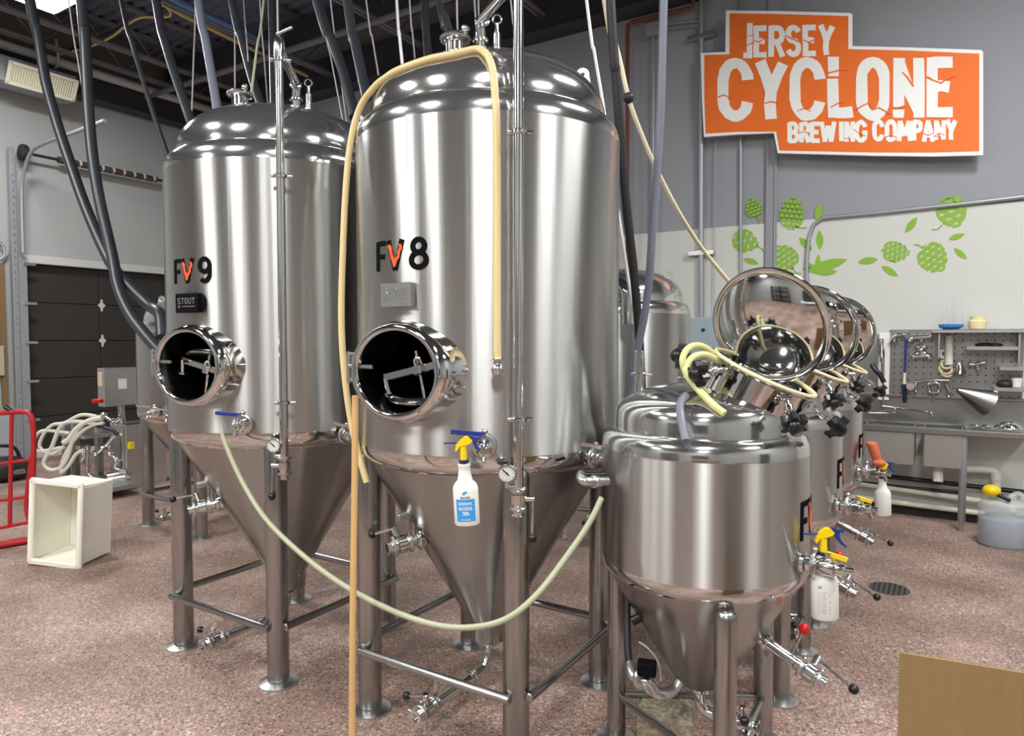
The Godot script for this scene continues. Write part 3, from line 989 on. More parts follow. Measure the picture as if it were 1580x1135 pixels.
	part("lid_handle", b, M.fit, lid)
	for q in [[46.0, -0.5], [122.0, -0.35], [-8.0, -0.35], [152.0, -0.25]]:
		var t := deg_to_rad(q[0])
		var rd: Vector3 = nx.basis.x * cos(t) + nx.basis.z * sin(t)
		if rd.dot(Vector3(cos(t), 0, sin(t))) < -2.0:
			rd = -rd
		var dirx := Vector3(cos(t), 0, sin(t))
		var flat := (dirx - n * dirx.dot(n)).normalized()
		star_knob(o, rc + flat * 0.185 - n * 0.03, flat + n * float(q[1]), 0.075)
	# ports on the dome
	for q in [[-0.21, 0.06, 1.3, 0.16, 0.017], [-0.1, -0.13, 1.31, 0.1, 0.012]]:
		b = Mb.new()
		var p := Vector3(q[0], q[2], q[1])
		b.cyl(p, p + Vector3(0, q[3], 0), q[4], -1.0, 16, 0.002)
		b.cyl(p + Vector3(0, q[3] * 0.45, 0), p + Vector3(0, q[3] * 0.52, 0), q[4] * 1.8, -1.0, 20, 0.002)
		b.cyl(p + Vector3(-0.03, q[3] * 0.48, 0), p + Vector3(0.05, q[3] * 0.48, 0.01), 0.005, -1.0, 8)
		part("dome_port", b, M.fit, o)
	b = Mb.new()
	b.torus(Mb.along(Vector3(-0.1, 1.46, -0.13), Vector3(0.3, 0, 1)), 0.012, 0.0035, 16, 8)
	b.cyl(Vector3(-0.1, 1.38, -0.13), Vector3(-0.1, 1.448, -0.13), 0.006, -1.0, 8)
	part("relief_valve", b, M.fit, o)
	# valves on the +x side
	var rp := Vector3(0.17, 0.52, 0.0)
	var rdv := Vector3(0.84, -0.36, 0.12).normalized()
	b = Mb.new()
	b.cyl(rp - rdv * 0.02, rp + rdv * 0.16, 0.019, -1.0, 20, 0.002)
	b.cyl(rp + rdv * 0.05, rp + rdv * 0.064, 0.03, -1.0, 20, 0.003)
	b.bx(rp + rdv * 0.06 + Vector3(0, 0.036, 0), Vector3(0.014, 0.024, 0.01), 0.002)
	b.bx(rp + rdv * 0.06 - Vector3(0, 0.036, 0), Vector3(0.014, 0.024, 0.01), 0.002)
	part("racking_arm", b, M.fit, o)
	valve(o, "racking_valve", rp + rdv * 0.16, rdv, 0.1, 0.021, Vector3(0.25, 0.5, -0.85), Vector3(0.75, -0.25, 0.5), 0.14, M.black)
	b = Mb.new()
	var q1 := rp + rdv * 0.14
	b.cyl(q1, q1 + Vector3(0.035, 0.09, -0.01), 0.004, -1.0, 8)
	var rk := part("racking_lever", b, M.fit, o)
	b = Mb.new()
	b.ball(q1 + Vector3(0.04, 0.103, -0.011), 0.018, 16)
	part("knob", b, M.red, rk, false, "red ball knob")
	sample_valve(o, Vector3(R - 0.01, 0.8, 0.06), Vector3(1, 0, 0.1), Vector3(0.75, -0.28, -0.4), M.yellow, "yellow lever", 0.065)
	# bottom outlet
	b = Mb.new()
	b.tube(smooth([Vector3(0, 0.31, 0), Vector3(0, 0.25, 0.0), Vector3(0.01, 0.215, 0.0), Vector3(0.05, 0.195, 0.0), Vector3(0.12, 0.195, 0.0)], 6), 0.02, 16)
	b.torus(Mb.along(Vector3(0, 0.275, 0), Vector3.UP), 0.025, 0.009, 20, 8)
	part("drain_pipe", b, M.fit, o)
	valve(o, "drain_valve", Vector3(0.1, 0.195, 0), Vector3(1, 0, 0), 0.1, 0.02, Vector3(0, 1, 0.1), Vector3(0.3, 0.05, 1), 0.09, M.black)
	return o

# ---------------------------------------------------------------- the room
func ceiling_lamp(x: float, z: float, label: String) -> void:
	var o := thing("ceiling_light", label, "light", Vector3(x, 4.8, z), "flat panel lights under the roof")
	var b := Mb.new()
	b.bx(Vector3(0, 0.05, 0), Vector3(0.64, 0.07, 1.24), 0.006)
	for sz in [-0.5, 0.5]:
		b.cyl(Vector3(0, 0.08, sz), Vector3(0, 0.72, sz), 0.004, -1.0, 6)
	part("housing", b, M.white, o)
	b = Mb.new()
	b.bx(Vector3(0, 0.008, 0), Vector3(0.58, 0.016, 1.18), 0.002)
	part("lens", b, M.lens, o)
	var l := AreaLight3D.new()
	l.name = "light"
	l.area_size = Vector2(0.58, 1.18)
	l.light_energy = 11.0
	l.light_color = rgb(251, 252, 248)
	l.area_range = 30.0
	l.area_attenuation = 2.0
	l.shadow_enabled = true
	l.position = Vector3(0, -0.012, 0)
	l.rotation_degrees.x = -90
	o.add_child(l)

func decal(b: Mb, px: PackedVector2Array, th := 0.0025) -> void:
	var q := PackedVector2Array()
	for p in px:
		var w := on_z(p.x, p.y, -6.74)
		q.append(Vector2(w.x, w.y))
	b.prism(Transform3D(Basis(), Vector3(0, 0, -6.7385 + th)), q, th)

func leaf_px(cx: float, cy: float, l: float, w: float, deg: float) -> PackedVector2Array:
	var q := PackedVector2Array()
	var r := Vector2.from_angle(deg_to_rad(deg))
	for i in 9:
		var t := float(i) / 8
		q.append(Vector2(cx, cy) + r * (t - 0.5) * l + r.orthogonal() * w * 0.5 * pow(sin(PI * t), 0.8))
	for i in range(7, 0, -1):
		var t := float(i) / 8
		q.append(Vector2(cx, cy) + r * (t - 0.5) * l - r.orthogonal() * w * 0.5 * pow(sin(PI * t), 0.8))
	return q

func hop(label: String, cx: float, cy: float, rx: float, ry: float, deg: float, stem: Array, rows: int) -> void:
	var o := thing("hop_decal", label, "decal", Vector3.ZERO, "green hop cones on the wall")
	var oval := PackedVector2Array()
	for i in 28:
		var t := TAU * i / 28
		oval.append(Vector2(cos(t) * rx * (1.0 - 0.18 * sin(t)), -sin(t) * ry))
	var xf := Transform2D(deg_to_rad(deg), Vector2(cx, cy))
	var hh := 2.0 * ry / rows
	var ww := 2.0 * rx / maxi(rows - 2, 3)
	for r in range(-1, rows + 1):
		for c in range(-4, 5):
			var x := (c + (0.5 if r % 2 else 0.0)) * ww
			var y := -ry + r * hh
			var cell := PackedVector2Array([Vector2(x - ww / 2, y + hh * 0.5), Vector2(x - ww / 2, y - hh * 0.15), Vector2(x - ww * 0.2, y - hh * 0.42), Vector2(x, y - hh * 0.5), Vector2(x + ww * 0.2, y - hh * 0.42), Vector2(x + ww / 2, y - hh * 0.15), Vector2(x + ww / 2, y + hh * 0.5), Vector2(x + ww * 0.2, y + hh * 0.58 - hh * 0.0), Vector2(x, y + hh * 0.5), Vector2(x - ww * 0.2, y + hh * 0.58)])
			for cl in Geometry2D.intersect_polygons(cell, oval):
				for sh in Geometry2D.offset_polygon(cl, -0.38):
					if sh.size() < 3 or area(sh) < 6.0:
						continue
					var q := PackedVector2Array()
					for p in sh:
						q.append(xf * p)
					var b := Mb.new()
					decal(b, q)
					part("petal", b, M.hop, o)
	var line := PackedVector2Array()
	for p in stem:
		line.append(Vector2(p[0], p[1]))
	for sh in Geometry2D.offset_polyline(line, 0.9, Geometry2D.JOIN_ROUND, Geometry2D.END_ROUND):
		var b := Mb.new()
		decal(b, sh)
		part("stem", b, M.hop, o)

func area(p: PackedVector2Array) -> float:
	var s := 0.0
	for i in p.size():
		s += p[i].cross(p[(i + 1) % p.size()])
	return absf(s) * 0.5

func line_on_wall(px: Array, z: float, r: float, b: Mb) -> void:
	var q := []
	for p in px:
		q.append(on_z(p[0], p[1], z))
	b.tube(q, r, 10)

func hang(called: String, label: String, cat: String, group: String, m: Material, r: float, d0: float, d1: float, px: Array, roof := true) -> void:
	var q := []
	for i in px.size():
		q.append(at(px[i][0], px[i][1], lerpf(d0, d1, float(i) / (px.size() - 1))))
	if roof:
		var dir: Vector3 = (q[0] - q[1]).normalized()
		dir = (dir + Vector3(0, 0.25, 0)).normalized()
		var t: float = (5.5 - q[0].y) / maxf(dir.y, 0.2)
		q.push_front(q[0] + dir * t)
	var b := Mb.new()
	b.tube(smooth(q, 6) if q.size() > 2 else q, r, 10)
	single(called, b, m, label, cat, group)

func build_room() -> void:
	var b := Mb.new()
	b.bx(Vector3(-2.5, -0.1, -0.5), Vector3(14.6, 0.2, 13.0), 0.0)
	struct("floor", b, M.floor)
	b = Mb.new()
	b.bx(Vector3(-2.5, 4.2, -6.85), Vector3(14.6, 3.24, 0.2), 0.0)
	struct("wall_back", b, M.wall_grey)
	b = Mb.new()
	b.bx(Vector3(-2.5, 1.29, -6.845), Vector3(14.6, 2.58, 0.21), 0.0)
	struct("wall_back", b, M.wall_white)
	b = Mb.new()
	b.bx(Vector3(-2.5, 0.05, -6.73), Vector3(14.3, 0.1, 0.02), 0.004)
	struct("baseboard_back", b, M.base)
	b = Mb.new()
	b.bx(Vector3(-9.75, 3.54, -0.5), Vector3(0.2, 2.18, 13.0), 0.0)
	b.bx(Vector3(-9.75, 1.225, 0.95), Vector3(0.2, 2.45, 9.9), 0.0)
	struct("wall_left", b, M.wall_side)
	b = Mb.new()
	b.bx(Vector3(-9.75, 5.2, -0.5), Vector3(0.215, 1.15, 13.0), 0.0)
	struct("trim_1", b, M.wall_top)
	b = Mb.new()
	b.bx(Vector3(4.75, 2.9, -0.5), Vector3(0.2, 5.8, 13.0), 0.0)
	struct("wall_right", b, M.wall_side)
	b = Mb.new()
	b.bx(Vector3(-2.5, 2.9, 5.95), Vector3(14.6, 5.8, 0.2), 0.0)
	struct("wall_front", b, M.wall_side)
	# roof deck with ribs along x
	b = Mb.new()
	var z := -6.9
	while z < 6.0:
		var pts := [[z, 5.6], [z + 0.07, 5.6], [z + 0.085, 5.56], [z + 0.135, 5.56], [z + 0.15, 5.6]]
		for i in 4:
			var a: Array = pts[i]
			var c: Array = pts[i + 1]
			b.flat([Vector3(-9.8, a[1], a[0]), Vector3(4.8, a[1], a[0]), Vector3(4.8, c[1], c[0]), Vector3(-9.8, c[1], c[0])], Vector3(0, a[0] - c[0], c[1] - a[1]).normalized())
		z += 0.15
	b.bx(Vector3(-2.5, 5.7, -0.5), Vector3(14.6, 0.16, 13.0), 0.0)
	struct("ceiling", b, M.deck)
	b = Mb.new()
	b.bx(Vector3(-2.5, 5.02, -6.68), Vector3(14.3, 0.48, 0.14), 0.004)
	b.bx(Vector3(-2.5, 4.79, -6.62), Vector3(14.3, 0.02, 0.26), 0.002)
	struct("trim_2", b, M.girder)
	b = Mb.new()
	b.bx(Vector3(-9.52, 4.62, -0.5), Vector3(0.22, 0.02, 12.4), 0.002)
	b.bx(Vector3(-9.58, 4.8, -0.5), Vector3(0.03, 0.36, 12.4), 0.002)
	struct("trim_3", b, M.girder)
	var jn := 0
	for x in [-9.15, -8.5, -6.95, -5.35, -3.75, -2.15, -0.55, 1.05, 2.65]:
		var o := thing("roof_joist", ["dark steel bar joist running along the garage door wall", "steel bar joist beside the glowing panel light above the garage door", "dark steel bar joist above the pale blue and yellow pipes", "dark steel bar joist crossing the roof over the rear left tank", "dark steel bar joist crossing the roof above FV9", "dark steel bar joist crossing the roof above FV8", "dark steel bar joist over the small fermenters", "dark steel bar joist above the sink end", "dark steel bar joist farthest from the garage door"][jn], "joist", Vector3(x, 5.0, -0.5))
		jn += 1
		b = Mb.new()
		for s in [-0.03, 0.03]:
			b.bx(Vector3(s, 0.0, 0), Vector3(0.035, 0.035, 12.3), 0.002)
		part("bottom_chord", b, M.joist, o)
		b = Mb.new()
		b.bx(Vector3(0, 0.535, 0), Vector3(0.1, 0.04, 12.3), 0.002)
		part("top_chord", b, M.joist, o)
		b = Mb.new()
		var zig := []
		for i in 25:
			zig.append(Vector3(0, 0.0 if i % 2 else 0.53, -6.1 + i * 0.508))
		b.tube(zig, 0.011, 6)
		part("web", b, M.joist, o)
	for q in [[-4.6, 5.18], [-2.2, 5.18]]:
		b = Mb.new()
		b.tube([Vector3(-9.6, q[1], q[0]), Vector3(4.6, q[1], q[0])], 0.03, 10)
		single("bridging_pipe", b, M.girder, ["thin dark pipe crossing under the roof nearest the sink wall", "thin dark pipe crossing under the roof over the camera side"][0 if q[0] < -3.0 else 1], "pipe")
	b = Mb.new()
	b.tube([Vector3(-9.6, 4.9, -5.6), Vector3(4.6, 4.9, -5.6)], 0.035, 12)
	single("roof_pipe", b, M.joist, "grey pipe running along the sink wall just under the roof", "pipe")
	b = Mb.new()
	b.bx(Vector3(-2.5, 5.25, -5.95), Vector3(14.0, 0.3, 0.18), 0.004)
	struct("trim_4", b, M.girder)
	b = Mb.new()
	b.tube([Vector3(-9.42, 4.95, -6.6), Vector3(-9.42, 4.95, 5.6)], 0.055, 16)
	var wp := single("insulated_pipe", b, M.white_pipe, "white insulated pipe along the top of the garage door wall", "pipe")
	b = Mb.new()
	b.tube(smooth([Vector3(-9.36, 5.2, -4.35), Vector3(-9.33, 5.05, -4.35), Vector3(-9.35, 4.9, -4.36), Vector3(-9.42, 4.87, -4.36)], 5), 0.016, 8)
	part("hanger", b, M.white_pipe, wp)
	b = Mb.new()
	b.tube([on_y(240, 0, 5.0), on_y(280, 22, 5.0), on_y(474, 117, 5.0)], 0.024, 10)
	single("yellow_pipe", b, M.pipe_yellow, "long cream yellow pipe under the dark roof", "pipe")
	b = Mb.new()
	b.tube([on_y(250, -12, 5.04), on_y(280, 5, 5.04), on_y(505, 112, 5.04)], 0.04, 12)
	single("blue_pipe", b, M.pipe_blue, "long pale blue pipe under the dark roof beside the yellow one", "pipe")
	b = Mb.new()
	var cq := []
	for p in [[242, 0], [258, 12], [263, 24], [245, 27], [218, 27], [195, 39], [170, 58], [135, 73], [92, 84]]:
		cq.append(on_y(p[0], p[1], 5.02))
	b.tube(smooth(cq, 5), 0.014, 8)
	single("loose_cable", b, M.pipe_yellow, "cream cable looping under the roof near the panel light", "cable")
	# air duct with a grille
	var du := thing("air_duct", "cream louvred air grille on a grey duct high at the left", "duct", Vector3(-9.2, 4.55, -4.1))
	b = Mb.new()
	b.bx(Vector3(-0.14, 0.06, 1.3), Vector3(0.3, 0.3, 3.4), 0.01)
	part("duct", b, M.galv, du)
	var g0 := Transform3D(Basis(Vector3.BACK, -0.5), Vector3(0.09, 0.0, 0.02))
	b = Mb.new()
	for q in [[0.0, 0.115, 0.03, 0.74], [0.0, -0.115, 0.03, 0.74]]:
		b.box(g0 * Transform3D(Basis(), Vector3(0, q[1], 0)), Vector3(0.03, 0.036, 0.74), 0.004)
	for q in [-0.355, 0.355]:
		b.box(g0 * Transform3D(Basis(), Vector3(0, 0, q)), Vector3(0.03, 0.26, 0.036), 0.004)
	b.box(g0 * Transform3D(Basis(), Vector3(-0.03, 0, 0)), Vector3(0.02, 0.25, 0.72), 0.002)
	var gr := part("grille", b, M.grille, du)
	for i in 26:
		b = Mb.new()
		b.box(g0 * Transform3D(Basis(Vector3.UP, 0.5), Vector3(0.0, 0, -0.325 + i * 0.026)), Vector3(0.02, 0.2, 0.004), 0.0)
		part("slat", b, M.grille, gr)
	# garage door
	var gd := Node3D.new()
	gd.name = "door_1"
	add_child(gd)
	gd.set_meta("kind", "structure")
	var y0 := 0.03
	for i in 5:
		for s in 3:
			b = Mb.new()
			var zc: float = -4.5 - 0.92 * s
			b.bx(Vector3(-9.72, y0 + 0.2415 + i * 0.483, zc), Vector3(0.05, 0.477, 0.914), 0.006)
			part("panel", b, M.door, gd)
	for i in 3:
		b = Mb.new()
		b.bx(Vector3(-9.69, 1.0 + 0.478 * i, -4.985), Vector3(0.014, 0.16, 0.03), 0.004)
		b.box(Transform3D(Basis(Vector3.RIGHT, PI / 4), Vector3(-9.69, 1.0 + 0.478 * i, -4.985)), Vector3(0.012, 0.075, 0.075), 0.004)
		if i > 0:
			part("strap_plate", b, M.white_pipe, gd)
	b = Mb.new()
	b.bx(Vector3(-9.66, 0.03, -5.4), Vector3(0.06, 0.06, 2.7), 0.006)
	part("bottom_seal", b, M.white_pipe, gd)
	b = Mb.new()
	b.bx(Vector3(-9.62, 2.49, -5.4), Vector3(0.05, 0.1, 2.75), 0.006)
	part("head_trim", b, M.white_pipe, gd)
	b = Mb.new()
	b.bx(Vector3(-9.6, 1.25, -3.99), Vector3(0.1, 2.5, 0.1), 0.004)
	b.bx(Vector3(-9.55, 1.9, -3.9), Vector3(0.05, 3.8, 0.06), 0.002)
	part("track", b, M.galv, gd)
	b = Mb.new()
	for i in 5:
		b.bx(Vector3(-9.54, 0.5 + 0.48 * i, -4.06), Vector3(0.02, 0.035, 0.14), 0.003)
	for i in 40:
		b.bx(Vector3(-9.522, 0.15 + 0.09 * i, -3.9), Vector3(0.006, 0.03, 0.012), 0.0)
	part("hinge_roller", b, M.cast, gd)
	b = Mb.new()
	b.tube(smooth([Vector3(-9.5, 2.55, -3.98), Vector3(-9.5, 3.1, -3.98), Vector3(-9.45, 3.45, -3.98), Vector3(-9.25, 3.72, -3.99), Vector3(-8.9, 3.78, -3.99), Vector3(-8.2, 3.8, -3.99), Vector3(-7.6, 3.82, -3.99)], 6), 0.022, 8)
	part("overhead_track", b, M.galv, gd)
	b = Mb.new()
	b.tube([Vector3(-9.5, 3.76, -4.0), Vector3(-9.5, 3.76, -6.6)], 0.018, 10)
	b.cyl(Vector3(-9.5, 3.76, -3.98), Vector3(-9.5, 3.76, -4.05), 0.1, -1.0, 20, 0.01)
	part("torsion_shaft", b, M.rubber_dark, gd)
	b = Mb.new()
	b.cyl(Vector3(-9.5, 3.76, -4.4), Vector3(-9.5, 3.76, -5.68), 0.042, -1.0, 16)
	part("torsion_spring", b, M.spring, gd)
	b = Mb.new()
	for i in 9:
		b.cyl(Vector3(-9.5, 3.76, -4.5 - i * 0.14), Vector3(-9.5, 3.765, -4.53 - i * 0.14), 0.044, -1.0, 16)
	part("chalk_mark", b, M.white_pipe, gd)
	# bits at the far left
	b = Mb.new()
	b.torus(Transform3D(Basis(Vector3.BACK, PI / 2), Vector3(-9.6, 2.56, -3.72)), 0.13, 0.012, 32, 8)
	b.torus(Transform3D(Basis(Vector3.BACK, PI / 2), Vector3(-9.585, 2.55, -3.7)), 0.12, 0.012, 32, 8)
	single("cable_coil", b, M.cable, "grey cable coiled on the wall left of the garage door", "cable")
	b = Mb.new()
	b.bx(Vector3(-9.62, 1.55, -3.79), Vector3(0.04, 1.7, 0.06), 0.003)
	single("wood_strip", b, M.wood, "narrow brown wooden strip beside the garage door track", "board")
	b = Mb.new()
	b.bx(Vector3(-9.6, 1.24, -3.5), Vector3(0.05, 0.36, 0.56), 0.006)
	single("wall_panel", b, M.box_beige, "beige board fixed low on the wall left of the garage door", "board")

func build_right_wall_things() -> void:
	var zb := -6.74
	var b := Mb.new()
	# sign
	var so := thing("brewery_sign", "orange brewery sign with white border and torn white lettering", "sign", Vector3.ZERO)
	var fr := Transform3D(Basis(), Vector3(0, 0, -6.6))
	var pix := func(px: float, py: float) -> Vector2:
		var p := on_z(px, py, -6.6)
		return Vector2(p.x, p.y)
	var outer := PackedVector2Array()
	for p in [[1120, 16], [1200, 17], [1312, 20], [1315, 22], [1315, 71], [1400, 73], [1514, 77], [1517, 80], [1517, 239], [1440, 241], [1350, 240], [1200, 236], [1194, 205], [1140, 207], [1086, 211], [1083, 150], [1081, 82], [1119, 80]]:
		outer.append(pix.call(p[0], p[1]))
	b.prism(fr, outer, 0.03)
	part("backing_board", b, M.signwhite, so)
	var inner := PackedVector2Array()
	for p in [[1126, 21], [1200, 22], [1309, 25], [1309, 76], [1400, 78], [1511, 83], [1511, 233], [1440, 235], [1350, 235], [1203, 232], [1198, 203], [1140, 203], [1089, 206], [1087, 150], [1087, 85], [1126, 84]]:
		inner.append(pix.call(p[0], p[1]))
	b = Mb.new()
	b.prism(fr.translated_local(Vector3(0, 0, 0.004)), inner, 0.004)
	part("orange_panel", b, M.orange, so)
	var lm := func(x: float, y: float, z: float) -> Vector3:
		var q: Vector2 = pix.call(x, -y)
		return fr * Vector3(q.x, q.y, 0.004 + z)
	var words := [["JERSEY", [[1144, 36, 1163, 89], [1163, 40, 1184, 89], [1186, 40, 1211, 88], [1212, 40, 1236, 87], [1239, 39, 1260, 87], [1263, 39, 1287, 85]], 8.6], ["CYCLONE", [[1107, 92, 1162, 185], [1166, 95, 1213, 184], [1218, 91, 1273, 184], [1276, 88, 1318, 182], [1320, 91, 1373, 184], [1378, 90, 1426, 182], [1431, 89, 1472, 181]], 17.0], ["BREWINGCOMPANY", [[1215, 189, 1233, 220], [1234, 189, 1250, 220], [1250, 189, 1266, 220], [1265, 188, 1290, 219], [1292, 188, 1304, 218], [1303, 188, 1319, 219], [1319, 187, 1338, 219], [1346, 186, 1364, 217], [1365, 186, 1384, 218], [1384, 187, 1407, 218], [1407, 186, 1424, 217], [1423, 186, 1441, 219], [1441, 186, 1459, 216], [1459, 185, 1476, 216]], 7.0]]
	for w in words:
		for i in w[0].length():
			var q: Array = w[1][i]
			b = Mb.new()
			var sw: float = w[2]
			write_glyph(b, w[0][i], q[0] + sw * 0.18, -q[3] + 0.0, q[2] - q[0] - sw * 0.3, q[3] - q[1], sw, 0.003, lm, sw * 0.1)
			part("letter", b, M.signwhite, so)
	for c in [[1.3, "1143,60 1152,57 1164,55"], [1.3, "1146,74 1154,70 1164,66"], [1.6, "1163,62 1171,66 1177,62 1186,58"], [1.4, "1239,62 1248,66 1262,60"], [1.4, "1212,55 1222,60 1236,66"], [1.8, "1276,114 1292,110 1302,107 1308,109"], [1.8, "1282,166 1293,160 1302,158"], [1.7, "1320,170 1334,162 1342,159 1346,170 1356,166 1374,176"], [2.2, "1392,112 1400,119 1410,134"], [1.6, "1378,168 1390,166 1398,163"], [2.6, "1430,119 1442,125 1452,128 1462,122 1474,118"], [1.6, "1108,150 1118,147 1128,152 1134,148"], [1.5, "1180,160 1190,157 1202,160"], [1.5, "1230,172 1240,168 1252,172"], [1.0, "1232,206 1240,203 1250,206"], [1.0, "1318,200 1326,206 1336,210"], [1.0, "1366,212 1374,209 1384,212"], [1.0, "1424,206 1432,209 1440,206"], [1.0, "1441,210 1450,206 1458,209"]]:
		b = Mb.new()
		b.stroke(pl(c[1]).map(func(v: Vector2) -> Vector2: return Vector2(v.x, -v.y)), c[0], false, 0.0085, lm, c[0] * 0.6)
		part("crack", b, M.orange, so)
	b = Mb.new()
	for px in [1150.0, 1300.0, 1480.0]:
		var q: Vector2 = pix.call(px, 150.0)
		b.cyl(Vector3(q.x, q.y, -6.63), Vector3(q.x, q.y, -6.74), 0.02, -1.0, 10)
	part("standoff", b, M.cast, so)
	# hop decals
	hop("small round hop cone decal, upper left of the green cluster", 1163, 320, 14, 16, -20, [[1169, 334], [1173, 340], [1172, 343]], 6)
	hop("plump hop cone decal with a pointed tip over the paint line", 1222, 329, 19, 26, 5, [[1228, 350], [1238, 352], [1244, 351]], 7)
	hop("hop cone decal farthest left, stem curling right", 1150, 372, 18, 21, 110, [[1168, 379], [1176, 384], [1179, 389]], 5)
	hop("hop cone decal above the open lid, stem curling down right", 1211, 397, 20, 22, -35, [[1222, 413], [1229, 421], [1236, 422]], 6)
	hop("large round hop cone decal at the upper right on the paint line", 1469, 327, 24, 25, 160, [[1454, 347], [1446, 354], [1438, 354]], 5)
	hop("small pointed hop cone decal in the middle right", 1382, 388, 16, 22, 95, [[1375, 402], [1383, 405]], 6)
	hop("large ragged hop cone decal at the lower right", 1440, 398, 23, 25, 140, [[1422, 381], [1416, 377], [1411, 378]], 6)
	var lv := [[1263, 327, 30, 11, -75, "upright green leaf decal beside the pointed hop cone"], [1190, 358, 24, 8, 35, "green leaf decal under the small round hop cone"], [1243, 376, 28, 11, 45, "green leaf decal slanting above the spray of leaves"], [1265, 370, 30, 11, 88, "upright green leaf decal above the spray of leaves"], [1159, 403, 24, 9, 18, "green leaf decal under the farthest left hop cone"], [1166, 419, 26, 9, -25, "green leaf decal right at the rim of the open lid"], [1339, 402, 31, 11, -8, "flat lying green leaf decal right of the leaf spray"], [1373, 418, 30, 10, 32, "green leaf decal slanting under the middle hop cone"], [1406, 347, 30, 11, -52, "green leaf decal between the middle and top right hops"], [1476, 365, 26, 9, -18, "green leaf decal just under the top right hop cone"], [1482, 391, 26, 9, 40, "green leaf decal farthest right, slanting down"]]
	for l in lv:
		b = Mb.new()
		decal(b, leaf_px(l[0], l[1], l[2], l[3], l[4]))
		single("leaf_decal", b, M.hop, l[5], "decal", "green leaves on the wall")
	var sp := thing("leaf_spray_decal", "green spray of four joined leaves above the middle lid", "decal")
	for l in [[1276, 409, 66, 16, -16], [1262, 405, 26, 8, -85], [1252, 412, 26, 9, 40], [1258, 417, 42, 9, 8], [1275, 420, 34, 10, 175]]:
		b = Mb.new()
		decal(b, leaf_px(l[0], l[1], l[2], l[3], l[4]), 0.0024 + 0.0002 * (l[1] % 5))
		part("leaf", b, M.hop, sp)
	# conduits, boxes, cords on the wall
	b = Mb.new()
	line_on_wall([[1082, 0], [1082, 495]], -6.7, 0.026, b)
	var cd := single("conduit", b, M.galv, "thick grey conduit dropping into the blue-grey electrical cabinet", "conduit")
	for y in [56.0, 390.0]:
		b = Mb.new()
		b.bx(on_z(1082, y, -6.7), Vector3(0.26, 0.05, 0.05), 0.004)
		part("strut", b, M.cast, cd)
	b = Mb.new()
	line_on_wall([[1143, 0], [1143, 430]], -6.72, 0.013, b)
	single("conduit", b, M.galv, "thin grey conduit left of the hop decals", "conduit")
	b = Mb.new()
	b.bx((on_z(1190, 0, zb) + on_z(1190, 600, zb)) * 0.5, Vector3(0.11, 4.0, 0.03), 0.004)
	single("cable_trunking", b, M.wall_grey, "flat grey cable trunking running down behind the open lids", "trunking")
	for q in [[1107, 1104, "thin grey cord hanging left of the conduits"], [1182, 1184, "thin cord on the left edge of the trunking"], [1197, 1196, "thin cord on the right edge of the trunking"]]:
		b = Mb.new()
		line_on_wall([[q[0], 60], [q[1], 240], [q[1] - 2, 430], [q[1] - 3, 560]], -6.71, 0.004, b)
		single("wall_cable", b, M.cable, q[2], "cord")
	b = Mb.new()
	line_on_wall([[1068, -30], [1070, 4], [1066, 12], [1058, 14], [975, 34], [969, 38], [968, 60], [968, 420]], -6.66, 0.02, b)
	single("red_pipe", b, M.rust, "rust red pipe bending down the grey wall", "pipe")
	b = Mb.new()
	line_on_wall([[1008, 50], [1008, 240], [1006, 430]], -6.7, 0.013, b)
	var jb := single("conduit", b, M.galv, "grey conduit under the square junction box", "conduit")
	b = Mb.new()
	b.bx(on_z(1009, 46, -6.68), Vector3(0.15, 0.13, 0.1), 0.008)
	part("junction_box", b, M.galv, jb)
	b = Mb.new()
	for y in [32.0, 39.0]:
		line_on_wall([[1018, y + 6], [1078, y]], -6.7, 0.008, b)
	part("side_conduit", b, M.galv, jb)
	b = Mb.new()
	line_on_wall([[1245, 470], [1245, 400], [1248, 368], [1256, 346], [1270, 336], [1358, 328], [1480, 315], [1582, 303]], -6.72, 0.017, b)
	single("paint_line_conduit", b, M.galv, "grey conduit following the grey and white paint line", "conduit")
	var eb := thing("electrical_cabinet", "blue-grey electrical cabinet behind the open lids", "cabinet", on_z(1087, 525, -6.64))
	b = Mb.new()
	b.bx(Vector3.ZERO, Vector3(0.31, 0.44, 0.2), 0.006)
	part("body", b, M.cabinet, eb)
	b = Mb.new()
	b.bx(Vector3(0, 0, 0.104), Vector3(0.29, 0.42, 0.012), 0.004)
	part("door", b, M.cabinet, eb)
	b = Mb.new()
	b.cyl(Vector3(0.02, 0.1, 0.11), Vector3(0.02, 0.1, 0.122), 0.016, -1.0, 14)
	b.bx(Vector3(-0.13, -0.06, 0.112), Vector3(0.012, 0.06, 0.012), 0.002)
	part("latch", b, M.black, eb)
	# sink
	var sk := thing("sink", "long stainless sink bench with two deep basins", "sink", Vector3(0, 0, 0))
	var zf := -6.33
	b = Mb.new()
	var xl := -1.5
	var xr := 0.62
	b.bx(Vector3((xl + xr) / 2, 0.775, zf + 0.0), Vector3(xr - xl, 0.05, 0.035), 0.008)
	b.bx(Vector3((0.17 + xr) / 2, 0.785, -6.54), Vector3(xr - 0.17, 0.02, 0.36), 0.004)
	b.bx(Vector3(-0.13, 0.785, -6.39), Vector3(0.07, 0.02, 0.1), 0.003)
	b.bx(Vector3((xl + 0.17) / 2, 0.785, -6.7), Vector3(0.17 - xl, 0.02, 0.07), 0.003)
	part("bench_top", b, M.sink, sk)
